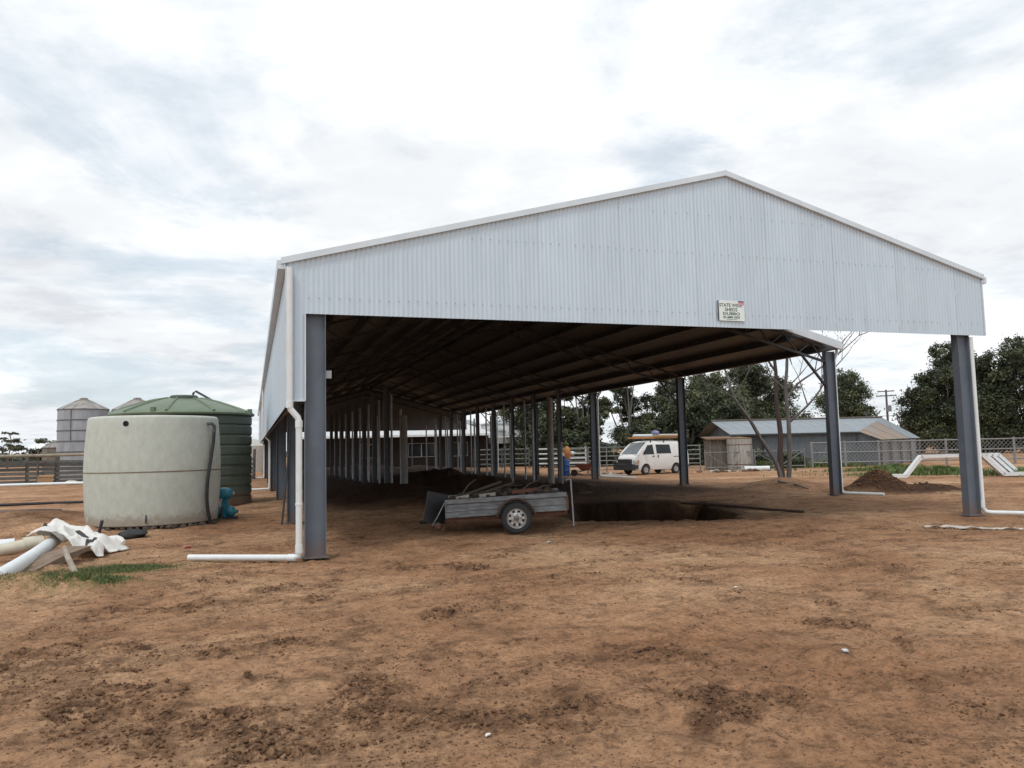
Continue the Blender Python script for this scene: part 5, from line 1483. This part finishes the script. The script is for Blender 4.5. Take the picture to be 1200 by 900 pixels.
# ------------------------------------------------------------------ house and tanks seen through the shed
def far_buildings():
    BR = mat('house_brick', (.036, .026, .022), (.024, .019, .017), rough=.9, scale=5, detail=6, rnd=.12)
    h = thing('brick_house', 'low brick house with a pale roof beyond the far end of the shed', 'house', (4.0, 71.5, -.05), R(-13))
    L, hw = 16.8, 2.95
    # brick panels between windows
    wins = [(5.3, 1.6), (9.6, 2.4), (13.4, 1.6)]
    x = 0
    for wx, ww in wins + [(L, 0)]:
        MB().box(((x + wx) / 2, 0, hw / 2), (wx - x, .25, hw)).build('wall', BR, h)
        if ww:
            MB().box((wx + ww / 2, 0, .5), (ww, .25, 1.0)).build('wall', BR, h); MB().box((wx + ww / 2, 0, 2.6), (ww, .25, .7)).build('wall', BR, h)
            w = MB()
            for a, b in (((0, 0), (0, 1)), ((1, 0), (1, 1)), ((0, 0), (1, 0)), ((0, 1), (1, 1)), ((.5, 0), (.5, 1))):
                w.bar((wx + ww * a[0], -.06, 1.0 + 1.25 * a[1]), (wx + ww * b[0], -.06, 1.0 + 1.25 * b[1]), .07, .07)
            f = w.build('window', WHITE, h); MB().box((wx + ww / 2, -.02, 1.62), (ww, .02, 1.25)).build('pane', GLASS, f)
        x = wx + ww
    MB().box((L / 2, 8, hw / 2), (L, .25, hw)).build('wall', BR, h)
    for xx in (0, L): MB().box((xx, 4, hw / 2), (.25, 8, hw)).build('wall', BR, h)
    PR_ = mat('pale_roof', (.58, .585, .58), (.50, .51, .51), rough=.55, scale=2, stretch=(3, .3, 1))
    r = MB(); ex = .6
    r.add([(-ex, -2.3, hw), (L + ex, -2.3, hw), (L - 3.5, 4, hw + 1.7), (3.5, 4, hw + 1.7), (-ex, 8 + ex, hw), (L + ex, 8 + ex, hw)], [(0, 1, 2, 3), (4, 3, 2, 5), (0, 3, 4), (1, 5, 2)])  # front eave run forward as an added verandah, to shade the wall
    r.build('roof', PR_, h)
    MB().box((L / 2, -2.3, hw - .06), (L + 2 * ex, .12, .18)).build('gutter', WHITE, h)
    for k in range(6): MB().bar((.2 + k * (L - .4) / 5, -2.15, -.2), (.2 + k * (L - .4) / 5, -2.15, hw - .12), .12, .12).build('added_verandah_post', DSTEEL, h)  # posts of the added verandah
    # low pale shed roof further right
    s = thing('yard_shed', 'low open farm shed with a pale fascia under the far tanks', 'shed', (19.9, 73.6, -.1), math.atan2(-2.8, 8.1))
    MB().box((4.5, 2.5, 2.72), (9.6, 5.6, .07), (R(3), 0, 0)).build('roof', PR_, s)
    MB().box((4.5, -.33, 2.45), (9.6, .06, .62)).build('fascia', mat('beige_fascia', (.47, .45, .41), (.40, .38, .34), rough=.7, scale=1.5), s)
    for k in range(5): MB().bar((.1 + 2.2 * k, 0, -.2), (.1 + 2.2 * k, 0, 2.4), .12, .12).build('post', DSTEEL, s)
    MB().box((4.5, 5.0, 1.2), (9.2, .08, 2.5)).build('rear_wall', mat('dark_iron2', (.06, .06, .062), rough=.8), s)
    for x, y, r_, zt, za, lab, cc in ((26.7, 81, 2.9, 4.15, 4.9, 'big white round tank with a grey cone roof beyond the shed', (.62, .64, .63)), (23.3, 85.2, 1.3, 4.3, 4.9, 'narrow blue grey tank left of the big white one', (.36, .42, .48)), (24.6, 79, 1.1, 3.4, 3.8, 'white tank standing between the two far tanks', (.60, .61, .60))):
        k = thing('storage_tank', lab, 'tank', (x, y, 0), 0, 'storage tanks beyond the shed')
        m = mat('tank_%d' % int(r_ * 10), cc, tuple(q * .85 for q in cc), rough=.6, scale=1, stretch=(2, 2, .5))
        MB().lathe([(r_, -.3), (r_, zt)], 32).build('tank_wall', m, k, True)
        MB().lathe([(r_ + .12, zt), (r_ + .10, zt + .08), (.2, za), (0, za)], 32).build('tank_roof', mat('tank_roof_grey', (.30, .32, .33), rough=.6), k, True, angle=30)


far_buildings()

# ------------------------------------------------------------------ trees
LEAF = [mat('leaf_dark', (.040, .052, .027), (.030, .041, .021), rough=.6, scale=1), mat('leaf_mid', (.078, .094, .044), (.060, .074, .035), rough=.6, scale=1), mat('leaf_light', (.140, .150, .070), (.110, .120, .056), rough=.6, scale=1)]
BARK = mat('grey_bark', (.25, .225, .20), (.14, .12, .105), rough=.9, scale=4, detail=8, stretch=(3, 3, .6), bump=.01)
RBARK = mat('red_brown_bark', (.085, .06, .048), (.05, .036, .03), rough=.9, scale=5, detail=8, stretch=(3, 3, .6), bump=.01)
PBARK = mat('pale_grey_bark', (.165, .152, .142), (.085, .075, .07), rough=.85, scale=5, detail=8, stretch=(3, 3, .6), bump=.006)


def tree(name, label, x, y, blobs, n, leaf, trunk_r=.22, fork=1.8, seed=1, group='trees behind the yards', lean=(0, 0), mix_=(.46, .36, .18)):
    """blobs: (dx, dy, z, rx, rz) clumps of leaves; every clump hangs on a limb"""
    rg = np.random.default_rng(seed); rnd = random.Random(seed)
    t = thing(name, label, 'tree', (x, y, gz(x, y)), 0, group)
    tk_ = MB(); fx, fy = lean[0] * .5, lean[1] * .5
    top = max(b[2] for b in blobs)
    hub = Vector((fx, fy, fork))
    tk_.tube([(0, 0, -.3), (fx * .5 + rnd.uniform(-.06, .06), fy * .5, fork * .55), hub], [trunk_r * 1.25, trunk_r, trunk_r * .88], 8)
    for dx, dy, z, rx, rz in blobs:
        e = Vector((dx, dy, z)); md_ = hub.lerp(e, .5) + Vector((rnd.uniform(-.3, .3), rnd.uniform(-.3, .3), .25 * rz))
        tk_.tube([hub - Vector((0, 0, .15)), md_, e, e + Vector((rnd.uniform(-.4, .4), rnd.uniform(-.3, .3), rz * .55))], [trunk_r * .55, trunk_r * .36, trunk_r * .18, trunk_r * .06], 6)
        for q in range(3):
            a = rnd.random() * 6.28; tk_.tube([md_.lerp(e, .5), e + Vector((math.cos(a) * rx * .4, math.sin(a) * rx * .4, rnd.uniform(-.3, .3) * rz)), e + Vector((math.cos(a) * rx * .8, math.sin(a) * rx * .8, rnd.uniform(-.2, .5) * rz))], [trunk_r * .2, trunk_r * .12, trunk_r * .04], 5)
    tk_.build('trunk', BARK, t, True, angle=60)
    vol = np.array([b[3] ** 2 * b[4] for b in blobs]) ** .72; vol /= vol.sum()
    V = []; Fm = []
    for (dx, dy, z, rx, rz), w in zip(blobs, vol):
        m_ = int(n * w)
        # leaves gather in twig clusters inside the clump
        nc = max(8, int(11 * rx * rz))
        cd = rg.normal(size=(nc, 3)); cd /= np.linalg.norm(cd, axis=1)[:, None]
        cr = .35 + .67 * rg.random(nc) ** .55
        cc = cd * cr[:, None]
        cc[:, 2] = np.where(cc[:, 2] < 0, cc[:, 2] * .72, cc[:, 2])
        ci = rg.integers(0, nc, m_)
        tone = rg.random(nc)
        sp = rg.normal(size=(m_, 3)) * (.13 + .09 * rg.random((m_, 1)))
        p = (cc[ci] + sp) * np.array([rx, rx, rz]) + np.array([dx, dy, z])
        u = rg.normal(size=(m_, 3)); u /= np.linalg.norm(u, axis=1)[:, None]
        v = np.cross(u, rg.normal(size=(m_, 3))); v /= np.linalg.norm(v, axis=1)[:, None]
        s = leaf * (.5 + .9 * rg.random((m_, 1)))
        q = np.stack([p - u * s, p + v * s * .42, p + u * s, p - v * s * .42], 1)
        V.append(q.reshape(-1, 3))
        tt = tone[ci] * .85 + rg.random(m_) * .15
        Fm.append(np.where(tt < mix_[0], 0, np.where(tt < mix_[0] + mix_[1], 1, 2)))
    V = np.concatenate(V).astype(np.float32); Fm = np.concatenate(Fm).astype(np.int32)
    k = len(V) // 4
    me = bpy.data.meshes.new('crown'); me.vertices.add(len(V)); me.vertices.foreach_set('co', V.ravel())
    me.loops.add(len(V)); me.loops.foreach_set('vertex_index', np.arange(len(V), dtype=np.int32))
    me.polygons.add(k); me.polygons.foreach_set('loop_start', np.arange(0, 4 * k, 4, dtype=np.int32)); me.polygons.foreach_set('loop_total', np.full(k, 4, np.int32))
    for m in LEAF: me.materials.append(m)
    me.polygons.foreach_set('material_index', Fm); me.update(calc_edges=True)
    link('crown', me, t)
    return t


def clump(rnd, h, w, n, low=.3, rx=(1.2, 2.0)):
    out = []
    for k in range(n):
        f = k / max(1, n - 1); z = h * (low + (1 - low) * f * .92); a = rnd.random() * 6.28
        sp = w * math.sin(PI * (.22 + .68 * f)) * rnd.uniform(.35, .85); r_ = rnd.uniform(*rx) * (1.15 - .35 * f)
        out.append((math.cos(a) * sp, math.sin(a) * sp, z - r_ * .3, r_, r_ * rnd.uniform(.6, .85)))
    return out


def place_trees():
    T = [(25.0, 69.5, 8.4, 2.5, 9, 9000, .25, 'grey green gum tree seen left of the column in front of the white tanks'),
         (30.6, 69.0, 9.5, 2.9, 12, 11000, .24, 'loose gum tree with sky gaps behind the blue drum'),
         (34.2, 66.5, 9.5, 3.0, 11, 8000, .22, 'thin gum tree with sky showing through above the white van'),
         (38.6, 65.5, 9.2, 2.8, 11, 8000, .23, 'gum tree behind the rear of the white van'),
         (37.2, 57.5, 8.0, 3.1, 13, 14000, .25, 'dense dark tree over the timber slab hut'),
         (34.0, 55.5, 6.0, 2.2, 9, 9000, .24, 'low dark tree between the van and the slab hut'),
         (48.9, 68.6, 10.3, 3.7, 15, 15000, .27, 'round topped tree behind the grey shed and the bare tree'),
         (54.0, 69.5, 8.6, 2.4, 9, 7000, .27, 'smaller tree beside the round topped one behind the grey shed'),
         (62.6, 69.6, 9.6, 2.2, 11, 8000, .28, 'pointed tree alone above the roof of the grey shed'),
         (77.5, 73.5, 5.4, 2.2, 8, 6000, .28, 'low bushy tree at the left of the big dark trees'),
         (73.6, 66.0, 12.4, 4.3, 17, 20000, .29, 'biggest dark tree behind the right front column'),
         (79.6, 61.4, 12.6, 4.2, 16, 17000, .29, 'big dark tree right of the front column with a ragged top'),
         (84.5, 57.5, 11.5, 3.8, 14, 14000, .29, 'dark tree at the right edge of the view'),
         (76.6, 64.6, 11.4, 3.6, 14, 14000, .29, 'dark tree filling the space between the two biggest dark trees'),
         (78.5, 67.5, 6.0, 3.0, 10, 9000, .28, 'low dark growth between the big trees')]
    for i, (x, y, h, w, nb, n, lf, lab) in enumerate(T):
        rnd = random.Random(100 + i)
        low = .16 if i in (0, 4, 5, 10, 11, 12, 13) else (.24 if i in (1, 2, 3) else .30)
        rx = (1.0, 1.6) if i in (1, 2, 3) else ((1.5, 2.3) if h > 7 else (1.1, 1.8))
        tree('gum_tree', lab, x, y, clump(rnd, h, w, nb, low, rx), int(n * 3.0), lf * .52, .22, max(1.4, h * low * .75), 200 + i)
    for i, (x, y, h, w, lab) in enumerate(((24.2, 62.0, 4.2, 2.4, 'low dense scrub tree behind the round pale post'), (28.0, 60.8, 4.6, 2.6, 'low dense scrub tree behind the wheelbarrow'), (31.8, 58.0, 4.0, 2.5, 'low dense scrub tree behind the van windscreen'),
                                           (35.0, 57.8, 3.6, 2.2, 'low dense scrub tree behind the van roof load'), (29.2, 72.5, 9.6, 3.0, 'tall gum tree filling the gap between the shed column and the van'))):
        rnd = random.Random(600 + i)
        tree('scrub_tree', lab, x, y, clump(rnd, h, w, 9 if i < 4 else 13, .12 if i < 4 else .3, (1.0, 1.5) if i < 4 else (1.2, 1.9)), 13000 if i < 4 else 20000, .15, .14, h * .2, 620 + i)
    # far scattered trees on the left horizon
    for i, (x, y, bl, lab) in enumerate(((-33.0, 127, [(-1.0, 0, 3.4, 1.5, .45), (.9, 0, 3.1, 1.7, .5), (.2, 0, 4.4, 1.5, .4), (.3, 0, 5.4, .9, .25)], 'flat layered tree on the horizon, leftmost of the far left trees'),
                                         (-28.8, 128, [(0, 0, 2.9, 1.9, .5), (.3, 0, 4.2, 1.3, .35), (-.4, 0, 1.8, 1.2, .5)], 'second flat layered tree on the horizon at far left'),
                                         (-24.2, 126, [(0, 0, 3.0, 1.1, .4), (.7, 0, 2.2, 1.2, .4), (-.8, 0, 2.4, 1.0, .4)], 'third small layered tree on the horizon at far left'),
                                         (-38.0, 127, [(0, 0, 3.0, 1.6, .5), (.8, 0, 4.3, 1.0, .5), (1.0, 0, 5.6, .35, .9)], 'thin dark tree on the horizon at the left edge'))):
        tree('far_tree', lab, x, y, bl, 1100, .22, .13, 1.6, 300 + i, 'far trees on the left horizon')


place_trees()


def bare_tree():
    bx, by = 19.5, 25.05
    t = thing('bare_tree', 'nearly leafless tree with several bare trunks beside the shed', 'tree', (bx, by, gz(bx, by)), -HEAD)
    rnd = random.Random(5)
    TW = MB()
    def twigs(p, d, L, r_, depth, mb):
        if depth == 0: return
        n = 4; pts = [p]; q = Vector(p); dd = Vector(d)
        for k in range(n):
            dd = (dd + Vector((rnd.uniform(-.2, .2), rnd.uniform(-.2, .2), rnd.uniform(-.08, .16)))).normalized(); q = q + dd * (L / n); pts.append(q.copy())
        mb.tube(pts, [r_ * (1 - .75 * k / n) for k in range(n + 1)], 5)
        for k in range(2 if depth > 1 else 0):
            s = pts[rnd.choice((2, 3, 4))]
            e = (dd + Vector((rnd.uniform(-.8, .8), rnd.uniform(-.8, .8), rnd.uniform(-.1, .5)))).normalized()
            twigs(s, e, L * rnd.uniform(.45, .75), r_ * .5, depth - 1, mb)
    S = 1 / 29.5   # about one pixel of the photograph in metres at this distance
    def stem(name, m, pts, r0_, r1_, tw):
        P0 = [Vector(p) for p in pts]; n = len(P0); P = P0
        P = []
        for i, p in enumerate(P0):
            P.append(p + Vector((rnd.uniform(-.05, .05), rnd.uniform(-.05, .05), 0)) if i else p)
        Q = []
        for i in range(n - 1):
            pa, pb, a, b = P[max(i - 1, 0)], P[min(i + 2, n - 1)], P[i], P[i + 1]
            for k in range(3):
                t_ = k / 3; Q.append(.5 * ((2 * a) + (b - pa) * t_ + (2 * pa - 5 * a + 4 * b - pb) * t_ * t_ + (3 * a - pa - 3 * b + pb) * t_ ** 3))
        P = Q + [P[-1]]; n = len(P); tw = [(min(3 * k, n - 1), d, L, r_, dep) for (k, d, L, r_, dep) in tw]
        mb = MB(); mb.tube(P, [r0_ + (r1_ - r0_) * k / (n - 1) for k in range(n)], 9)
        for (k, d, L, r_, dep) in tw: twigs(P[k], Vector(d).normalized(), L, r_, dep, mb)
        mb.build(name, m, t, True, angle=60)
    stem('trunk', RBARK, [(-.05, .05, -.3), (-.12, .05, .7), (-.06, .08, 1.7), (-.14, .1, 2.9), (-.05, .1, 4.1), (-.22, .1, 5.2)], .125, .055,
         [(4, (-.7, .1, .8), 1.7, .05, 3), (5, (.3, .3, 1), 1.6, .05, 3), (5, (-.6, .2, 1), 1.7, .045, 3)])
    stem('trunk', PBARK, [(.12, -.02, -.3), (.20, 0, .8), (.22, 0, 2.2), (.20, -.05, 3.4), (.28, -.05, 4.6), (.30, 0, 6.0)], .10, .045,
         [(4, (.5, 0, 1), 1.4, .05, 3), (5, (-.3, 0, 1), 1.5, .05, 3), (3, (-.7, .1, .6), 1.5, .045, 3), (3, (.8, -.1, .7), 1.6, .035, 3)])
    stem('trunk', PBARK, [(-.12, -.05, -.3), (-.35, -.08, .55), (-.85, -.1, 1.55), (-1.35, -.1, 2.35), (-1.75, 0, 3.1), (-2.05, .1, 4.2), (-2.35, .1, 5.2)], .095, .028,
         [(3, (-.2, .2, 1), 1.6, .035, 3), (4, (-1, 0, .6), 1.9, .04, 3), (5, (-.6, 0, 1), 1.5, .035, 3), (4, (.5, 0, 1), 1.3, .03, 2), (6, (-.3, 0, 1), 1.2, .03, 3)])
    stem('limb', PBARK, [(.22, 0, 2.05), (.55, -.1, 2.35), (1.0, -.2, 2.75), (1.45, -.3, 3.35), (1.75, -.3, 3.9), (2.1, -.3, 4.7)], .055, .018,
         [(2, (-.3, 0, 1), 1.7, .03, 3), (3, (.3, .1, 1), 1.6, .03, 3), (4, (1, .1, .9), 1.7, .03, 3), (5, (.5, 0, 1), 1.7, .025, 3)])
    stem('limb', PBARK, [(.22, 0, 3.0), (.75, .2, 3.6), (1.5, .3, 4.1), (2.4, .3, 4.7), (3.3, .3, 5.5)], .05, .015,
         [(2, (.1, 0, 1), 1.6, .025, 3), (3, (.9, 0, .7), 1.6, .025, 3), (4, (.5, 0, 1), 1.5, .02, 3), (4, (1, 0, .3), 1.4, .02, 3)])
    # a few leaves left at the twig ends
    mb = MB(); rg = random.Random(9)
    for k in range(420):
        c = rg.choice(((-.3, .1, 6.6), (.4, 0, 6.8), (-2.4, .1, 5.9), (-.9, .1, 5.7), (2.6, .2, 5.6), (-2.9, 0, 4.6)))
        p = Vector(c) + Vector((rg.gauss(0, .5), rg.gauss(0, .5), rg.gauss(0, .35))); a = Vector((rg.uniform(-1, 1), rg.uniform(-1, 1), -1)).normalized() * .07; b = a.orthogonal().normalized() * .02
        mb.add([p - a, p + b, p + a, p - b], [(0, 1, 2, 3)])
    mb.build('leaves', LEAF[1], t)
    br = MB().tube([(18.55, 24.2, gz(18.55, 24.2) + .08), (18.1, 23.1, gz(18.1, 23.1) + .06), (17.5, 21.9, gz(17.5, 21.9) + .05), (17.25, 21.0, gz(17.25, 21) + .05)], [.045, .04, .03, .02], 7).build('fallen_branch', PBARK, None, True); tag(br, 'pale fallen branch lying below the bare tree', 'branch')


bare_tree()


# scrubby bush under the grey shed fence
def bush(label, x, y, w, h, n, seed):
    tree('bush', label, x, y, [(0, 0, h * .5, w, h * .5), (w * .7, .1, h * .4, w * .7, h * .45), (-w * .7, 0, h * .35, w * .7, h * .4)], n, .10, .04, h * .25, seed, 'bushes by the grey shed')


bush('low brown green bush right of the bare tree trunk', 33.2, 41.9, .9, 1.1, 2600, 401)
bush('low bush between the stave tank and the bare tree', 31.4, 43.2, .8, 1.3, 2200, 402)

# ------------------------------------------------------------------ power pole
pp = thing('power_pole', 'wooden power pole with crossarms and a transformer beyond the grey shed', 'power pole', (93.9, 95.2, -.4), R(-52))
PW = mat('pole_wood', (.13, .125, .135), (.09, .085, .09), rough=.9, scale=3)
MB().tube([(0, 0, 0), (0, 0, 9.7)], [.21, .14], 8).build('pole', PW, pp, True)
for z, w in ((9.45, 2.4), (8.75, 2.9), (5.6, 2.3)): MB().box((0, -.16, z), (w, .12, .16 if z > 6 else .08)).build('crossarm', PW, pp)
MB().box((.35, -.32, 6.75), (.62, .5, .95)).build('transformer', mat('transformer_grey', (.20, .21, .23), rough=.5), pp)
for z, xs in ((9.45, (-1.0, 1.0)), (8.75, (-1.35, -.7, .7, 1.35))):
    for x_ in xs: MB().lathe([(.05, 0), (.07, .08), (.04, .18), (0, .22)], 8, (x_, -.16, z + .08)).build('insulator', WHITE, pp)
# low far tree line on the horizon
def treeline():
    rg = np.random.default_rng(77); n = 26000
    a = rg.random(n) * (R(100)) - R(42); d = 330 + rg.random(n) * 60
    x = np.sin(HEAD + a) * d; y = np.cos(HEAD + a) * d
    hmax = 2.2 + 3.2 * np.clip(fbm(a * 24, d * .01, 4, 5) + .25, 0, 1)
    z = rg.random(n) ** .8 * hmax - .2
    u = rg.normal(size=(n, 3)); u /= np.linalg.norm(u, axis=1)[:, None]; v = np.cross(u, rg.normal(size=(n, 3))); v /= np.linalg.norm(v, axis=1)[:, None]
    p = np.stack([x, y, z], 1); s = .9
    V = np.stack([p - u * s, p + v * s * .6, p + u * s, p - v * s * .6], 1).reshape(-1, 3).astype(np.float32)
    me = bpy.data.meshes.new('far_woodland'); me.vertices.add(4 * n); me.vertices.foreach_set('co', V.ravel()); me.loops.add(4 * n); me.loops.foreach_set('vertex_index', np.arange(4 * n, dtype=np.int32))
    me.polygons.add(n); me.polygons.foreach_set('loop_start', np.arange(0, 4 * n, 4, dtype=np.int32)); me.polygons.foreach_set('loop_total', np.full(n, 4, np.int32)); me.update(calc_edges=True)
    me.materials.append(mat('far_leaf', (.085, .105, .075), (.06, .08, .06), rough=.8, scale=.1))
    o = bpy.data.objects.new('far_woodland', me); col.objects.link(o); tag(o, 'low strip of far woodland along the horizon', 'woodland', kind='stuff')


treeline()
